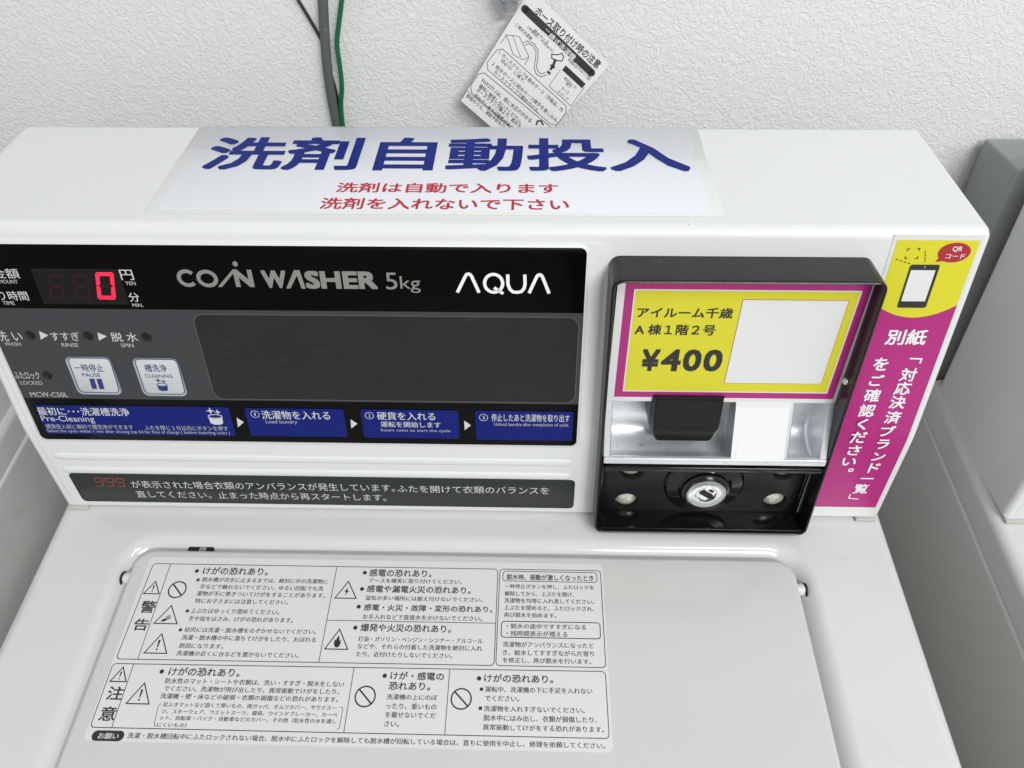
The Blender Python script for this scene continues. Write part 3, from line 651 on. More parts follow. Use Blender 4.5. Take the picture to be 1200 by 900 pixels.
for (x, y) in ((232.2, 679.7), (219.7, 716), (211.5, 738.2), (564.2, 807.7), (563, 830)):
    c = WP.px(x, y); T.mark(); T.poly([(c[0]-.0009, c[1]-.0009), (c[0]+.0009, c[1]-.0009), (c[0]+.0009, c[1]+.0009), (c[0]-.0009, c[1]+.0009)])
for a in [("警", 162.3, 718.3, 180, 718.3, 704), ("告", 154.6, 739, 172, 739, 725), ("注", 123, 820.3, 142.3, 820.3, 804.4), ("意", 114.2, 844.8, 133.2, 844.8, 827.8),
          ("けがの恐れあり。", 236.7, 673.4, 313.5, 674.2, 664.5), ("感電の恐れあり。", 432.4, 675.6, 505.6, 676.5, 667), ("感電や漏電火災の恐れあり。", 429.4, 694.5, 551.5, 696, 686), ("感電・火災・故障・変形の恐れあり。", 426, 715.8, 577, 718, 708),
          ("爆発や火災の恐れあり。", 422, 740.3, 528.4, 741.5, 731), ("けがの恐れあり。", 196.4, 792, 280.3, 793, 782), ("けが・感電の", 457, 796.7, 520, 797.3, 787.3), ("恐れあり。", 455, 808.6, 504, 809, 799.4), ("けがの恐れあり。", 567.2, 799.6, 648.3, 800.5, 790),
          ("脱水時、振動が激しくなったとき", 593.5, 680, 695.5, 681, 673)]: T.text(*a, bold=.014)
for a in [("脱水槽が完全に止まるまでは、絶対に中の洗濯物に", 236, 682.6, 384, 683.6, 677), ("手などで触れないでください。ゆるい回転でも洗", 233.4, 690.8, 378.6, 692, 685.2), ("濯物が手に巻きついてけがをすることがあります。", 229.5, 698.8, 380.6, 700.4, 693), ("特にお子さまには注意してください。", 227.7, 707.3, 337.2, 708.4, 701.6),
          ("上ぶたはゆっくり閉めてください。", 222.5, 719.2, 327, 720, 713.2), ("手や指をはさみ、けがの恐れがあります。", 220, 728.2, 343, 729.4, 722.2), ("幼児には洗濯・脱水槽をのぞかせないでください。", 215.3, 741.2, 370.3, 743.2, 735.2), ("洗濯・脱水槽の中に落ちてけがをしたり、おぼれる", 212, 750.4, 369.8, 752.4, 744.2),
          ("原因になります。", 208.8, 759.8, 261, 760.4, 754), ("洗濯機の近くに台などを置かないでください。", 205.7, 769, 349.6, 770.6, 763),
          ("アースを確実に取り付けてください。", 432, 683.2, 541, 684.6, 677.6), ("湿気の多い場所には据え付けないでください。", 427.6, 703.6, 565.6, 705.6, 698), ("お手入れなどで直接水をかけないでください。", 424.6, 726, 565, 728, 719.8),
          ("灯油・ガソリン・ベンジン・シンナー・アルコール", 419.5, 751.7, 565.6, 754.4, 745.6), ("などや、それらの付着した洗濯物を絶対に入れ", 418.6, 760.6, 565, 763, 754.2), ("たり、近付けたりしないでください。", 417, 769.8, 530, 771.6, 763.4),
          ("一時停止ボタンを押し、ふたロックを", 591.4, 689.8, 696, 691, 684.6), ("解除してから、上ぶたを開け、", 591.4, 698.5, 673, 699.5, 692.8), ("洗濯物を均等に入れ直してください。", 590.8, 706.6, 696.5, 708.2, 700.8), ("上ぶたを閉めると、ふたロックされ、", 590.6, 715, 696.4, 716.6, 709.2), ("再び脱水を始めます。", 590.5, 723.4, 652, 724.4, 717.6),
          ("・脱水の途中ですすぎになる", 593.5, 736.8, 687, 738.2, 730.6), ("・残時間表示が増える", 593.5, 745.6, 665, 746.6, 739), ("洗濯物がアンバランスになったと", 589.2, 758.4, 695.5, 760.2, 751.8), ("き、給水してすすぎながら片寄り", 589, 768, 696.3, 769.8, 761.2), ("を修正し、再び脱水を行います。", 589, 777, 693, 778.6, 770.4),
          ("防水性のマット・シートや衣類は、洗い・すすぎ・脱水をしない", 192.3, 802.2, 403, 804, 795.6), ("でください。洗濯物が飛び出したり、異常振動でけがをしたり、", 191, 810.7, 397.5, 813.2, 804.2), ("洗濯機・壁・床などの破損・衣類の損傷などの恐れがあります。", 186.8, 819.6, 396, 822.4, 813),
          ("足ふきマットなど固くて厚いもの、雨ガッパ、オムツカバー、サウナスー", 189.8, 829.4, 394, 831.4, 823.8), ("ツ、スキーウェア、ウエットスーツ、寝袋、ウインドブレーカー、カーペ", 188.5, 837.2, 395, 839.6, 831.6), ("ット、自転車・バイク・自動車などのカバー、その他（防水性の水を通し", 186.3, 844.8, 394, 847.4, 839), ("にくいもの）", 183, 852.2, 218, 852.6, 846.6),
          ("洗濯機の上にのぼ", 452.8, 820, 512.2, 820.8, 813.4), ("ったり、重いもの", 452, 831, 511.4, 831.6, 824), ("を載せないでくだ", 451, 841.4, 510.6, 842, 834.2), ("さい。", 450, 851.7, 467.4, 852, 844.8),
          ("運転中、洗濯機の下に手足を入れない", 568.3, 811.3, 694.3, 813.4, 804.4), ("でください。", 568.3, 821.7, 608.5, 822.2, 815), ("洗濯物を入れすぎないでください。", 567, 834, 685.2, 836, 827), ("脱水中にはみ出し、衣類が損傷したり、", 566.4, 845, 699.8, 847.4, 837.6), ("異常振動してけがをする恐れがあります。", 565.8, 855.8, 708, 858.6, 848.6),
          ("洗濯・脱水槽回転中にふたロックされない場合、脱水中にふたロックを解除しても脱水槽が回転している場合は、直ちに使用を中止し、修理を依頼してください。", 148.3, 865.7, 709.4, 877.3, 858.6)]: T.text(*a, bold=.012)
T.pxstroke([(189, 824.6), (185.6, 827), (180.8, 848.5), (182, 851.5)], .0003); T.pxstroke([(398, 828.5), (402, 830), (397.5, 853), (394.6, 855)], .0003)
T.done('lettering', M['kink'], LID)
T = Print(WP, .00006); c0 = WP.px(113.5, 862); c1 = WP.px(139.5, 862.6); r_ = .0027
T.poly([(c0[0]+r_*math.cos(math.radians(t)), c0[1]+r_*math.sin(math.radians(t))) for t in range(90, 271, 15)]+[(c1[0]+r_*math.cos(math.radians(t)), c0[1]+r_*math.sin(math.radians(t))) for t in range(-90, 91, 15)])
T.done('pill_print', M['kink'], LID)
T = Print(WP, .00012); T.text("お願い", 113.8, 866, 138, 866.4, 858.8, bold=.012); T.done('lettering', M['label'], LID)

# ------------------------------------------------------------------ black coin hood, tray, lock plate
def frame_pt(u, v):                             # u 0..1 left-right, v 0..1 bottom-top on the front plane of the hood
    x0 = .0813+(.0789-.0813)*v; x1 = .2142+(.2110-.2142)*v
    return Vector((x0+(x1-x0)*u, -.016+.004*v, .0020+(.1880-.0020)*v))
def hood():
    Wd, H = .132, .186   # sheet metal about 2 mm thick
    def loop(ins, rad, dy):
        pts = round_poly([(ins, H-ins), (Wd-ins, H-ins), (Wd-ins, ins), (ins, ins)], rad, 6)
        out = []
        for p in pts: a = frame_pt(p.x/Wd, p.y/H); out.append(Vector((a.x, a.y+dy, a.z)))
        return out
    bm = bmesh.new()
    specs = [(0.0000, .0056, .050), (.0, .0056, .0012), (.0004, .0052, .0003), (.0011, .0046, 0), (.0016, .0042, .0004), (.0019, .0038, .0014), (.0019, .0038, .0150), (.0019, .0038, .050)]
    R = []
    for ins, rad, dy in specs:
        L = loop(ins, rad, dy)
        if dy > .04: L = [Vector((v.x, .036, v.z)) for v in L]
        R.append([bm.verts.new(v) for v in L])
    n = len(R[0])
    for r0, r1 in zip(R, R[1:]+R[:1]):
        for i in range(n): bm.faces.new((r0[i], r0[(i+1) % n], r1[(i+1) % n], r1[i]))
    return put_bm('coin_hood', bm, M['hood'], washer, 'black painted steel hood around the coin unit', True, 45)
hood()
put_bm('back_panel', box_bm(.083, .2115, .030, .034, .004, .186), M['matblack'], washer)
# silver cast cup: two scooped pockets
CX0, CX1 = .0830, .2108
cast = bmesh.new()
def scoop(x0, x1):
    prof = [(.0004, .101), (.016, .101), (.016, .074), (.0150, .0690), (.0125, .0650), (.0080, .0622), (.0020, .0612), (-.0050, .0618), (-.0100, .0640), (-.0122, .0676), (-.0128, .0684)]
    rows = []
    for x in (x0, x0+.0012, x1-.0012, x1):
        e = 0 if x in (x0, x1) else 1
        rows.append([cast.verts.new((x, p[0]-(0 if e else (.0012 if i > 1 else 0)), p[1]+(0 if e else .0010 if i > 1 else 0))) for i, p in enumerate(prof)])
    for r0, r1 in zip(rows[:-1], rows[1:]):
        for i in range(len(prof)-1): cast.faces.new((r0[i], r0[i+1], r1[i+1], r1[i]))
    # side walls
    for x, r in ((x0, rows[0]), (x1, rows[-1])):
        top = [cast.verts.new((x, -.0002, .101)), ]
        cast.faces.new(r[1:]+[cast.verts.new((x, -.0004, .101))])
def slope(x, t, h=0.0): return Vector((x, .0-.0132*t-h, .1010-(.1010-.0680)*t-h*.4))
scoop(.0868, .1585); scoop(.1885, .2068)
def strip_face(x0, x1): cast.faces.new([cast.verts.new(slope(x0, 0)), cast.verts.new(slope(x1, 0)), cast.verts.new(slope(x1, 1)), cast.verts.new(slope(x0, 1))])
strip_face(CX0, .0868); strip_face(.1585, .1885); strip_face(.2068, CX1)
put_bm('coin_cup', cast, M['cast'], washer, 'silver painted cast cup for returned coins', True, 30)
put_bm('cup_rim', box_bm(CX0, CX1, -.0148, -.0118, .0640, .0688, .0007), M['cast'], washer)
put_bm('crossbar', box_bm(.0838, .2120, -.0135, -.002, .0560, .0602, .001), M['gloss'], washer)
put_bm('cup_body', box_bm(CX0, CX1, .0165, .028, .06, .104), M['cast'], washer)
# black coin slot guard hanging in the left pocket
def guard():
    bm = bmesh.new()
    secs = [(.106, -.0050, .1085, .1480), (.0890, -.0075, .1088, .1478), (.0850, -.0085, .1092, .1474), (.0836, -.0070, .1092, .1474), (.0745, -.0052, .1118, .1460), (.0725, -.0035, .1130, .1452)]
    rings = []
    for z, yf, x0, x1 in secs:
        bx = .0016
        rings.append([bm.verts.new(v) for v in ((x0-bx*.6, .0155, z), (x0-bx*.5, yf+.006, z), (x0+bx, yf, z), (x1-bx, yf, z), (x1+.0004, yf+.003, z), (x1+.0004, .0155, z))])
    n = 6
    for r0, r1 in zip(rings[:-1], rings[1:]):
        for i in range(n): bm.faces.new((r0[i], r0[(i+1) % n], r1[(i+1) % n], r1[i]))
    bm.faces.new(rings[0]); bm.faces.new(rings[-1][::-1])
    bmesh.ops.recalc_face_normals(bm, faces=bm.faces)
    bmesh.ops.bevel(bm, geom=bm.edges[:], offset=.0005, segments=2, affect='EDGES')
    return put_bm('coin_slot_guard', bm, M['matblack'], washer, 'black plastic guard over the coin slot', True, 30)
guard()
# lock plate with four round holes
lp = put_bm('lock_plate', box_bm(.0862, .2088, .0, .0045, .0050, .056, .0010, 2), M['matblack'], washer, None, True)
HO = ((.1021, .0138), (.1957, .0159), (.1031, .0425), (.1960, .0440))
def cyl_y(cx, cz, r, y0, y1, seg=32):
    bm = bmesh.new(); bmesh.ops.create_cone(bm, cap_ends=True, segments=seg, radius1=r, radius2=r, depth=y1-y0, matrix=Matrix.Translation((cx, (y0+y1)/2, cz)) @ Matrix.Rotation(math.pi/2, 4, 'X')); return bm
boolean(lp, [cyl_y(x, z, .0077, -.01, .02) for x, z in HO])
lp.data.shade_smooth(); lp.data.set_sharp_from_angle(angle=math.radians(35))
for x, z in HO:
    put_bm('lens', lathe_y([(0, .0012), (.003, .0016), (.0058, .0030), (.0078, .0052), (.0078, .0075), (0, .0075)], x, z-.0002, 28), M['lens'], washer, 'pale round sight glass in the lock plate')
put_bm('inner_floor', box_bm(.0840, .2110, -.0146, .028, .0046, .0056, .0003), M['gloss'], washer)
put_bm('inner_edge', box_bm(.0838, .0862, -.001, .006, .005, .057, .0006), M['gloss'], washer)
put_bm('inner_edge', box_bm(.2088, .2112, -.001, .006, .005, .057, .0006), M['gloss'], washer)
lx, lz = .1484, .0322
put_bm('lock_boss', lathe_y([(.0246, .0004), (.0243, -.0016), (.0230, -.0026), (.0200, -.0030), (.0165, -.0036), (.0150, -.0050), (.0146, -.0068), (.0120, -.0072), (.0120, 0)], lx, lz, 56), M['gloss'], washer, None, True, 25)
lock = put_bm('cam_lock', lathe_y([(.0122, -.0060), (.0124, -.0085), (.0120, -.0094), (.0111, -.0098), (.0106, -.0096), (.0068, -.0096), (.0064, -.0100), (.0058, -.0100), (.0055, -.0088), (0, -.0088)], lx, lz, 56), M['chrome'], washer, 'round chrome key lock', True, 25)
def ybox(cx, cz, w, h, ang, y0, y1):
    bm = bmesh.new(); bmesh.ops.create_cube(bm, size=1)
    for v in bm.verts:
        a = v.co.x*w; b = v.co.z*h; v.co = Vector((cx+a*math.cos(ang)-b*math.sin(ang), (y0+y1)/2+v.co.y*(y1-y0), cz+a*math.sin(ang)+b*math.cos(ang)))
    return bm
put_bm('keyway', ybox(lx, lz, .0095, .0024, -.62, -.0102, -.0086), M['keyway'], lock, None, False)
put_bm('key_notch', ybox(lx-.0026, lz+.0040, .0026, .0016, .5, -.0101, -.0089), M['keyway'], lock, None, False)
put_bm('key_notch', ybox(lx+.0026, lz+.0040, .0026, .0016, -.5, -.0101, -.0089), M['keyway'], lock, None, False)
bm = bmesh.new(); bmesh.ops.create_uvsphere(bm, u_segments=14, v_segments=8, radius=.0022, matrix=Matrix.Translation((.2098, -.0060, .1215)))
put_bm('side_screw', bm, M['chrome'], washer)

for x, v in ((-.216, .090), (-.190, .036), (-.166, .062), (.190, .093), (.212, .030), (-.247, .012), (.118, .004)):
    bm = bmesh.new(); bmesh.ops.create_icosphere(bm, subdivisions=1, radius=random.uniform(.0006, .0010), matrix=Matrix.Translation(TOP.at(x, v, .0001)) @ Matrix.Diagonal((1.3, .9, .6, 1)))
    put_bm('dust_speck', bm, M['tab'], washer)

# ------------------------------------------------------------------ neighbours
KEEP = ('deck', 'cabinet', 'levelling_foot', 'rear_housing', 'console_housing', 'foot_pad', 'fascia', 'panel_rim', 'control_panel', 'message_strip', 'lid', 'hinge', 'coin_hood', 'back_panel')
def copy_tree(o, parent=None):
    c = o.copy(); COL.objects.link(c)
    if parent: c.parent = parent; c.matrix_parent_inverse = o.matrix_parent_inverse.copy()
    for ch in list(o.children):
        if ch.name.split('.')[0] in KEEP: copy_tree(ch, c)
    return c
for shift, lab in ((.608, 'white washer at the right edge, its console side and grey rear box in view'), (-.608, 'white washer at the left edge, only its deck edge and shaded side showing')):
    w2 = copy_tree(washer); w2.location.x += shift; w2['label'] = lab
    if shift > 0: LOC[w2.name] = w2.location.copy()

# ------------------------------------------------------------------ things stuck on the washer
# laminated notice on top of the console
nt_ = thing('laminated_notice', 'laminated notice with large blue and small red Japanese lettering on top of the console', 'notice', tuple(TOP.at(0, .04, 0)))
TP = Plane(TOP.o, (1, 0, 0), TOP.v)
a = q(TP, (237, 148.5), (817.5, 150), (850, 256.5), (167.5, 247.5))
nl = (a[0][0]+a[3][0])/2; nr = (a[1][0]+a[2][0])/2; ntp = max(a[0][1], a[1][1])-.0004; nb = (a[2][1]+a[3][1])/2
def lam(name, plane, l, r, t, b, h0, h1, m, parent, rad=.0015): return slab(name, plane, round_poly([(l, t), (r, t), (r, b), (l, b)], rad, 3), h0, h1, m, parent, .00008)
lam('laminate_sheet', TP, nl, nr, min(ntp, .1052), nb, .0001, .0004, M['laminate'], nt_)
a = q(TP, (249, 149), (808, 151.5), (833, 251), (181, 244.8))
lam('paper', TP, (a[0][0]+a[3][0])/2, (a[1][0]+a[2][0])/2, min(ntp, .1052)-.0018, (a[2][1]+a[3][1])/2, .0003, .00055, M['notice'], nt_, .0002)
NP = Plane(TP.o+TP.n*.00055, (1, 0, 0), TP.v)
P = Print(NP, .0001); P.text("洗剤自動投入", 232, 198.5, 811, 202.5, 159.8, bold=.024); P.done('lettering', M['heading'], nt_, 'large blue heading')
P = Print(NP, .0001); P.text("洗剤は自動で入ります", 392.5, 225.6, 654.8, 226.9, 214, bold=.018); P.done('lettering', M['crimson'], nt_, 'upper red line')
P = Print(NP, .0001); P.text("洗剤を入れないで下さい", 373, 245.4, 667.3, 246.4, 232, bold=.018); P.done('lettering', M['crimson'], nt_, 'lower red line')

# price card in the hood
CP = Plane((0, -.0006, 0), (1, 0, 0), (0, 0, 1))
pc = thing('price_card', 'yellow and magenta price card reading ¥400 inside the black coin hood', 'price card', (.147, -.0006, .10))
a = q(CP, (711, 467.3), (984, 473.8)); pl, pr_, pb = .0830, .2112, (a[0][1]+a[1][1])/2
slab('backing_card', CP, [(pl, .1855), (pr_, .1855), (pr_, pb), (pl, pb)], 0, .0004, M['paper'], pc)
P1 = Plane(CP.o+CP.n*.0004, (1, 0, 0), (0, 0, 1))
a = q(P1, (732, 330), (721, 465), (981, 467.5), (1019, 330)); ml = (a[0][0]+a[1][0])/2; mr_ = (a[2][0]+a[3][0])/2; mb = (a[1][1]+a[2][1])/2
slab('magenta_border', P1, [(ml, .1842), (mr_, .1842), (mr_, mb), (ml, mb)], 0, .0001, M['magenta'], pc)
a = q(P1, (741.7, 339.6), (1006.6, 339.6), (973.5, 460.3), (731, 459)); yl = (a[0][0]+a[3][0])/2; yr = (a[1][0]+a[2][0])/2; yt = (a[0][1]+a[1][1])/2; yb = (a[2][1]+a[3][1])/2
slab('white_line', P1, [(yl, yt), (yr, yt), (yr, yb), (yl, yb)], .00005, .00018, M['paper'], pc)
e = .0008; slab('yellow_field', P1, [(yl+e, yt-e), (yr-e, yt-e), (yr-e, yb+e), (yl+e, yb+e)], .0001, .00026, M['yellow'], pc)
a = q(P1, (867.3, 350.6), (991.8, 351.2), (965.7, 449.8), (851, 448.7)); l = (a[0][0]+a[3][0])/2; r = (a[1][0]+a[2][0])/2; t = (a[0][1]+a[1][1])/2; b = (a[2][1]+a[3][1])/2
slab('red_outline', P1, [(l, t), (r, t), (r, b), (l, b)], .0002, .00034, M['thinred'], pc)
e = .0003; slab('white_square', P1, [(l+e, t-e), (r-e, t-e), (r-e, b+e), (l+e, b+e)], .0003, .00042, M['paper'], pc, 0, 'empty white square')
P2 = Plane(CP.o+CP.n*.0007, (1, 0, 0), (0, 0, 1))
P = Print(P2, .00008); P.text("アイルーム千歳", 746, 372.4, 858, 373, 360, bold=.020); P.text("A 棟１階２号", 743.2, 392.5, 837.2, 393, 379.8, bold=.020); P.done('lettering', M['kink'], pc)
P = Print(P2, .00008); P.mark(); P.lock = True; P.text("¥", 750.2, 434.6, 770.9, 434.8, 409, bold=.032); P.text("4", 773, 434.8, 796, 435, 409, bold=.032); P.text("0", 798.2, 435, 819.4, 435.2, 409.2, bold=.032); P.text("0", 822, 435.2, 843.7, 435.4, 409.4, bold=.032); P.done('lettering', M['kink'], pc, 'bold price ¥400')
TB = Plane(slope(0, 0)+Vector((0, -.0008, -.0003)), (1, 0, 0), slope(0, 0)-slope(0, 1))
a = q(TB, (863, 476), (925.5, 476), (918.5, 538.5), (855.5, 539)); l = (a[0][0]+a[3][0])/2; r = (a[1][0]+a[2][0])/2
slab('taped_tab', TB, [(l, .0), (r, .0), (r, (a[2][1]+a[3][1])/2), (l, (a[2][1]+a[3][1])/2)], -.0002, .0003, M['tab'], pc)
slab('tape_end', TB, [(l-.0002, .0012), (r+.0002, .0012), (r+.0002, -.0028), (l-.0002, -.0028)], .0003, .0005, M['paper'], pc)

# tall payment sticker to the right of the hood; bends round the console front
sk = thing('payment_sticker', 'tall magenta and yellow sticker with a phone picture, right of the black coin hood', 'sticker', tuple(FU.at(.24, 0, 0)))
vB = (Vector((0, *B))-FU.o).dot(FU.v)
def bent(name, l, r, vt, vb, h, m, parent, thick=.00012, arc=None):
    # strip following the console front: v >= 0 on the upper face, below 0 down the lower face
    def pos(x, v, hh):
        if v >= .006: return FU.at(x, v, hh)
        if v <= -.006: return FL.at(x, .0732+v, hh)
        t = (v+.006)/.012; p0 = FL.at(x, .0732-.006, hh); p2 = FU.at(x, .006, hh); p1 = Vector((x, K[0]-hh, K[1]))
        return p0*(1-t)**2+p1*2*t*(1-t)+p2*t*t
    vs = sorted({vt, vb}|{v for v in [-.006+.0015*i for i in range(9)]+[.02, .04, .06] if vb < v < vt}, reverse=True)
    n = 14; V = []; Fc = []
    rows = []
    for v in vs:
        row = []
        for i in range(n+1):
            x = l+(r-l)*i/n; vv = v
            if arc and v == vt: vv = arc(x)
            row.append(len(V)); V.append(pos(x, vv, h)); 
        rows.append(row)
    for r0, r1 in zip(rows[:-1], rows[1:]):
        for i in range(n): Fc.append((r0[i], r1[i], r1[i+1], r0[i+1]))
    k = len(V); V += [pos(0, 0, 0)]*0
    border = rows[0]+[rw[-1] for rw in rows[1:]]+rows[-1][-2::-1]+[rw[0] for rw in rows[-2:0:-1]]
    for b_ in border: V.append(V[b_]+Vector((0, thick, 0)))
    nb_ = len(border)
    for i in range(nb_): Fc.append((border[i], border[(i+1) % nb_], k+(i+1) % nb_, k+i))
    return put(name, V, Fc, m, parent, None, True)
s_l, s_r = .2172, .2612
bent('laminate_sheet', s_l, s_r, FU.px(1100, 275.3)[1], -.0700, .00030, M['laminate'], sk, .0003)
c_l, c_r = .2192, .2594; ct = FU.px(1100, 281.2)[1]; cb = FL.px(990, 593.3)[1]-.0732
p_l = FU.px(1038.5, 364.4); p_m = FU.px(1071.5, 371.6); p_r = FU.px(1121.6, 357)
def arc(x):
    (x0, y0), (x1, y1), (x2, y2) = p_l, p_m, p_r
    return y0*(x-x1)*(x-x2)/((x0-x1)*(x0-x2))+y1*(x-x0)*(x-x2)/((x1-x0)*(x1-x2))+y2*(x-x0)*(x-x1)/((x2-x0)*(x2-x1))
bent('yellow_print', c_l, c_r, ct, .055, .00045, M['yellow'], sk)
bent('magenta_print', c_l, c_r, .11, cb, .00060, M['magenta'], sk, .00012, arc)
UPn = Plane(FU.o+FU.n*.0006, (1, 0, 0), FU.v)
P = Print(UPn, .0001); P.text("別紙", 1035.7, 404, 1083, 404.2, 385.8, bold=.022)
cw = .0062
KP = Plane(Vector((0, K[0]-.0007, K[1])), (1, 0, 0), (0, .02, 1))
def vcol(P, plane_upto, items, w0, w1):
    for i, (t, x, y) in enumerate(items):
        k = i/(len(items)-1); w = w0+(w1-w0)*k; P.vchar(t, x, y, w*WH.get(t, 1)[0] if isinstance(WH.get(t, 1), tuple) else w, w*(WH[t][1] if t in WH else 1)*1.0, bold=.020)
WH = {'一': (.9, .12), 'く': (.62, .95), 'い': (.95, .75), '。': (.38, .38), 'ド': (.72, .95), 'ブ': (.95, .9), 'ラ': (.8, .85), 'ン': (.85, .8), 'を': (.9, .95), 'ご': (.85, .85), 'さ': (.85, .95)}
vcol(P, 0, [('対', 1064.5, 439), ('応', 1058, 455), ('決', 1052, 471.3), ('済', 1046.3, 489)], .0088, .0088)
vcol(P, 0, [('を', 1032.3, 426.7), ('ご', 1027.2, 445.6), ('確', 1022, 463.3), ('認', 1016, 481)], .0088, .0088)
P.pxstroke([(1066, 420), (1080, 420.5), (1078, 425.8)], .0009)
P.done('lettering', M['aqua_ink'], sk)
LOW = Plane(FL.o+FL.n*.00085, (1, 0, 0), FL.v); KPn = Plane(Vector((0, K[0]-.0013, K[1])), (1, 0, 0), (0, .04, 1))
P = Print(KPn, .0001)
vcol(P, 0, [('ブ', 1040, 505), ('ラ', 1034.4, 520.5)], .0088, .0088); vcol(P, 0, [('く', 1010.4, 497), ('だ', 1006, 512.5)], .0088, .0088)
P.done('lettering', M['aqua_ink'], sk)
P = Print(LOW, .0001)
vcol(P, 0, [('ン', 1029.5, 535), ('ド', 1024.3, 548.3), ('一', 1016, 560.6), ('覧', 1009, 572.6)], .0088, .0088); vcol(P, 0, [('さ', 1001, 527.6), ('い', 995, 541), ('。', 997, 550.7)], .0088, .0088)
P.pxstroke([(996.5, 579), (994.6, 583.8), (1006, 584.6)], .0008)
P.done('lettering', M['aqua_ink'], sk)
# speech bubble, phone, viewfinder corners
P = Print(UPn, .00012); P.h = -.0001+.0002; c = UPn.px(1118.4, 296); rx = UPn.px(1137.3, 296)[0]-c[0]; ry = c[1]-UPn.px(1118.4, 307.5)[1]
P.ellipse(c, rx, ry, 40); P.done('bubble', M['bubble'], sk)
P = Print(UPn, .00012); P.pxpoly([(1103, 299.5), (1096.2, 306.8), (1109, 305.5)]); P.done('bubble_tail', M['bubble'], sk)
P = Print(UPn, .0002); P.text("QR", 1115, 295.2, 1126.5, 295.2, 288.5, bold=.012); P.text("コード", 1107, 303, 1129.5, 303, 297.2, bold=.012); P.done('lettering', M['aqua_ink'], sk)
a = q(UPn, (1066, 310), (1101, 310), (1085.7, 360.7), (1052.3, 360.3)); l = (a[0][0]+a[3][0])/2; r = (a[1][0]+a[2][0])/2; t = a[0][1]; b = a[2][1]
P = Print(UPn, .0001); P.poly(round_poly([(l, t), (r, t), (r, b), (l, b)], .0012, 4)); 
for s_ in (((1050, 303.6), (1068, 309.5)), ((1084.4, 294), (1084, 308.6))):
    A_ = Vector(UPn.px(*s_[0])); B_ = Vector(UPn.px(*s_[1]))
    for k in range(4): P.stroke([A_.lerp(B_, k/4), A_.lerp(B_, k/4+.15)], .0004)
for (x, y, dx, dy) in ((1064, 291.5, 1, -1), (1078, 291, -1, -1), (1060.5, 303, 1, 1), (1075, 303, -1, 1)):
    c = UPn.px(x, y); P.stroke([(c[0]+dx*.0013, c[1]), (c[0], c[1]), (c[0], c[1]+dy*.0013)], .0004)
P.done('phone_print', M['kink'], sk)
a = q(UPn, (1067.2, 316.3), (1096, 316.7), (1083.8, 353), (1056, 353)); P = Print(UPn, .0002); l = (a[0][0]+a[3][0])/2; r = (a[1][0]+a[2][0])/2
P.poly([(l, a[0][1]), (r, a[0][1]), (r, a[2][1]), (l, a[2][1])]); c = UPn.px(1083.7, 312.6); P.ellipse(c, .0003, .0003, 10); P.done('phone_screen', M['paper'], sk)

# ------------------------------------------------------------------ wall side: cables, tag, hose fitting
WY = Plane((0, YW-.006, 0), (1, 0, 0), (0, 0, 1))
def wpts(pts, yoff=0.0):
    out = []
    for i, (x, y) in enumerate(pts): c = WY.px(x, y); out.append((c[0], YW-.006-yoff, c[1]))
    return out
def cable(name, pts, r, m, label, yoff, flat=1.0):
    P3 = wpts(pts, yoff); a = Vector(P3[0]); d = (Vector(P3[0])-Vector(P3[1])).normalized()
    P3 = [tuple(a+d*.45)]+[tuple(a+d*.2)]+P3; b = Vector(P3[-1]); P3 += [(b.x+.004, b.y-.002, b.z-.08), (b.x+.004, b.y-.004, b.z-.35)]
    o = put_bm(name, tube(P3, r, 12, 8, flat), m, None); o['label'] = label; o['category'] = 'cable'; return o
cable('flat_cable', [(378.3, 0), (380, 33), (383, 72), (387.5, 108), (395, 147)], .0031, M['gcable'], 'thick grey cable hanging down the wall behind the console', .0, .6)
cable('earth_wire', [(400.8, 0), (396.7, 33), (395.4, 53), (398.7, 77), (401, 100), (402.3, 147)], .0015, M['grn'], 'thin green wire hanging beside the grey cable', .001)
cable('thin_wire', [(346.7, 0), (363, 27), (376.7, 53), (386, 86), (393, 112), (399.5, 147)], .0010, M['blk'], 'thin black wire crossing behind the grey cable on the wall', -.0035)

TG = Plane((0, .158, .20), (1, 0, 0), (0, .10, 1))       # the tag leans back a little
tg = thing('hose_tag', 'white printed tag with a hose drawing hanging tilted on the wall behind the console', 'tag', (.05, .158, .20))
c = [Vector(TG.px(*p)) for p in ((540, 118), (714, 76), (634, -2))]     # left, right, top corner
ul = (c[0]+(c[2]-c[0])*1.0)
dirR = (c[1]-c[2]); dirL = (c[0]-c[2])
top2 = Vector(TG.px(612, 3)); low = c[0]+dirR*1.02
pts = [top2, Vector(TG.px(623, -8)), c[2], c[1], c[1]+(c[0]-top2)*1.02, c[0]+dirR*.12+(c[0]-top2)*.02, c[0]]
pts = [top2, Vector(TG.px(623, -8)), c[2], c[1], c[1]+(c[0]-top2)*1.25, c[0]+(c[0]-top2)*.02+(c[1]-c[2])*.98]
pts = [Vector(TG.px(*p)) for p in ((611, 4), (619, -9), (634, -2), (714, 76), (640, 176), (540, 118))]
pts[4] = pts[5]+(pts[3]-pts[2])*.98
slab('tag_card', TG, pts, -.0003, .0, M['tag'], tg)
T = Print(TG, .00015)
def cx6(x, y): return (530+x/6, y/6)
def tt(t, x0, y0, x1, y1, H, bold=0.0): a = cx6(x0, y0); b = cx6(x1, y1); T.text(t, a[0], a[1], b[0], b[1], None, bold, True, H)
tt("ホース取り付け時の注意", 572, 92, 1015, 487, .0052, .016)
T.pxstroke([cx6(510, 62), cx6(980, 512)], .0044)
c0 = TG.px(*cx6(510, 62)); c1 = TG.px(*cx6(980, 512)); T.ellipse(c0, .0022, .0022, 16); T.ellipse(c1, .0022, .0022, 16)
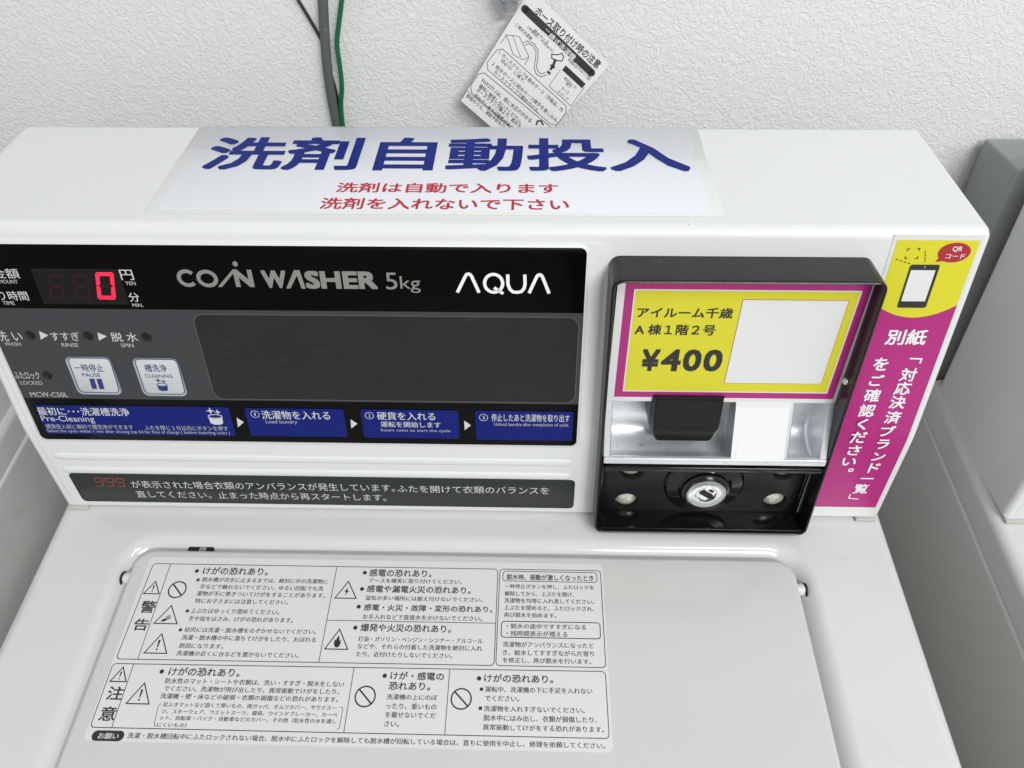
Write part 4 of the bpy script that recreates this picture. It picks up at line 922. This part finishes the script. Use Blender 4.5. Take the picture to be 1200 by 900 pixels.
tt("給水ホース", 568, 222, 668, 312, .0022); tt("（市販品：内径φ15）", 520, 200, 700, 372, .0022); tt("二槽式洗濯機", 437, 178, 550, 285, .0022); tt("※図はTW11型", 808, 425, 962, 568, .0024)
tt("1. ホースクランプを給水ホース（市販品：内", 322, 378, 765, 788, .0027, .004); tt("径φ15）に通す。", 335, 432, 500, 588, .0027, .004)
tt("2. 給水ホースに給水ホース継手を差し込み、", 275, 455, 735, 868, .0027, .004); tt("ホースクランプで締め付ける。", 285, 512, 600, 800, .0027, .004)
tt("THY277-1は、常に水圧のかかる", 195, 572, 545, 865, .0030, .012); tt("場所に使用しないでください。", 180, 612, 475, 872, .0030, .012); tt("ホースクランプ類より、給水ホース", 165, 640, 512, 940, .0030, .012); tt("外れてしまう可能性があります。", 148, 680, 470, 960, .0030, .012)
tt("参照のうえ、凍結予防を行って", 92, 680, 400, 940, .0028, .01)
tt("給水ホース", 782, 555, 862, 628, .0022); tt("継手", 795, 592, 828, 622, .0022); tt("ホース", 762, 625, 808, 665, .0022); tt("クランプ", 735, 650, 805, 712, .0022)
def line(pts, w, closed=False): T.pxstroke([cx6(*p) for p in pts], w, closed)
line([(315, 350), (355, 345), (800, 745), (800, 790), (735, 880), (690, 870), (250, 490), (245, 440)], .00032, True)
line([(185, 520), (225, 512), (640, 850), (700, 900)], .00036); line([(185, 520), (130, 600), (135, 650), (420, 900)], .00036); line([(105, 630), (70, 690)], .0003); line([(105, 640), (430, 915)], .0003)
line([(380, 245), (470, 255), (540, 400), (500, 420), (430, 385)], .00028, True); line([(380, 245), (430, 385)], .00028); line([(425, 250), (480, 400)], .00022); line([(540, 400), (508, 460)], .0003); line([(340, 305), (380, 245)], .00028)
line([(510, 320), (535, 305), (565, 320), (590, 360), (585, 420), (575, 470), (590, 520), (625, 540), (665, 525)], .00035); line([(500, 300), (530, 288), (575, 305), (605, 355), (600, 420), (592, 465), (605, 505), (630, 520), (655, 508)], .00035)
line([(700, 380), (740, 385), (770, 375), (785, 400), (770, 430), (740, 425), (700, 410)], .0006, True); line([(725, 420), (710, 460), (690, 490)], .0016); line([(690, 455), (722, 478)], .0010); line([(668, 500), (690, 520)], .0014)
line([(785, 475), (925, 605)], .0034); line([(760, 490), (680, 605), (835, 745), (930, 610)], .00025)
ring = [(590, 880), (600, 850), (625, 850), (640, 880)]; line(ring, .0010)
T.done('lettering', M['kink'], tg)
T = Print(TG, .00025); tt("二槽式洗濯機", 632, 226, 848, 428, .0036, .012); T.done('lettering', M['tag'], tg)
# clear hose fitting with the tag's tie
fc = Vector(TG.px(603, 2)); fz = fc.y
ft = TG.at(fc.x, fc.y, 0)
hf = thing('hose_fitting', 'clear grey plastic hose fitting on the wall just above the tilted tag', 'fitting', (ft.x-.004, YW-.012, ft.z+.03))
bm = bmesh.new()
def cyl_z(bm, cx, cy, r0, r1, z0, z1, seg=20): bmesh.ops.create_cone(bm, cap_ends=True, segments=seg, radius1=r0, radius2=r1, depth=z1-z0, matrix=Matrix.Translation((cx, cy, (z0+z1)/2)))
cyl_z(bm, ft.x-.003, YW-.014, .0040, .0055, ft.z-.004, ft.z+.002); cyl_z(bm, ft.x-.003, YW-.014, .0062, .0062, ft.z+.002, ft.z+.012); cyl_z(bm, ft.x-.003, YW-.014, .0085, .0085, ft.z+.013, ft.z+.04)
put_bm('fitting_body', bm, M['clear'], hf)
bm = bmesh.new()
for k in range(6): bmesh.ops.create_cube(bm, size=.0025, matrix=Matrix.Translation((ft.x-.003+.0062*math.cos(k*math.pi/3), YW-.014+.0062*math.sin(k*math.pi/3), ft.z+.007)) @ Matrix.Diagonal((1, 1, 3.5, 1)))
put_bm('grip_rib', bm, M['clear'], hf)
tie = tube([(ft.x+.006, YW-.02, ft.z+.004), (ft.x+.002, YW-.026, ft.z+.010), (ft.x-.006, YW-.025, ft.z+.013), (ft.x-.010, YW-.012, ft.z+.016)], .0008, 8, 6)
put_bm('tie', tie, M['blk'], tg)
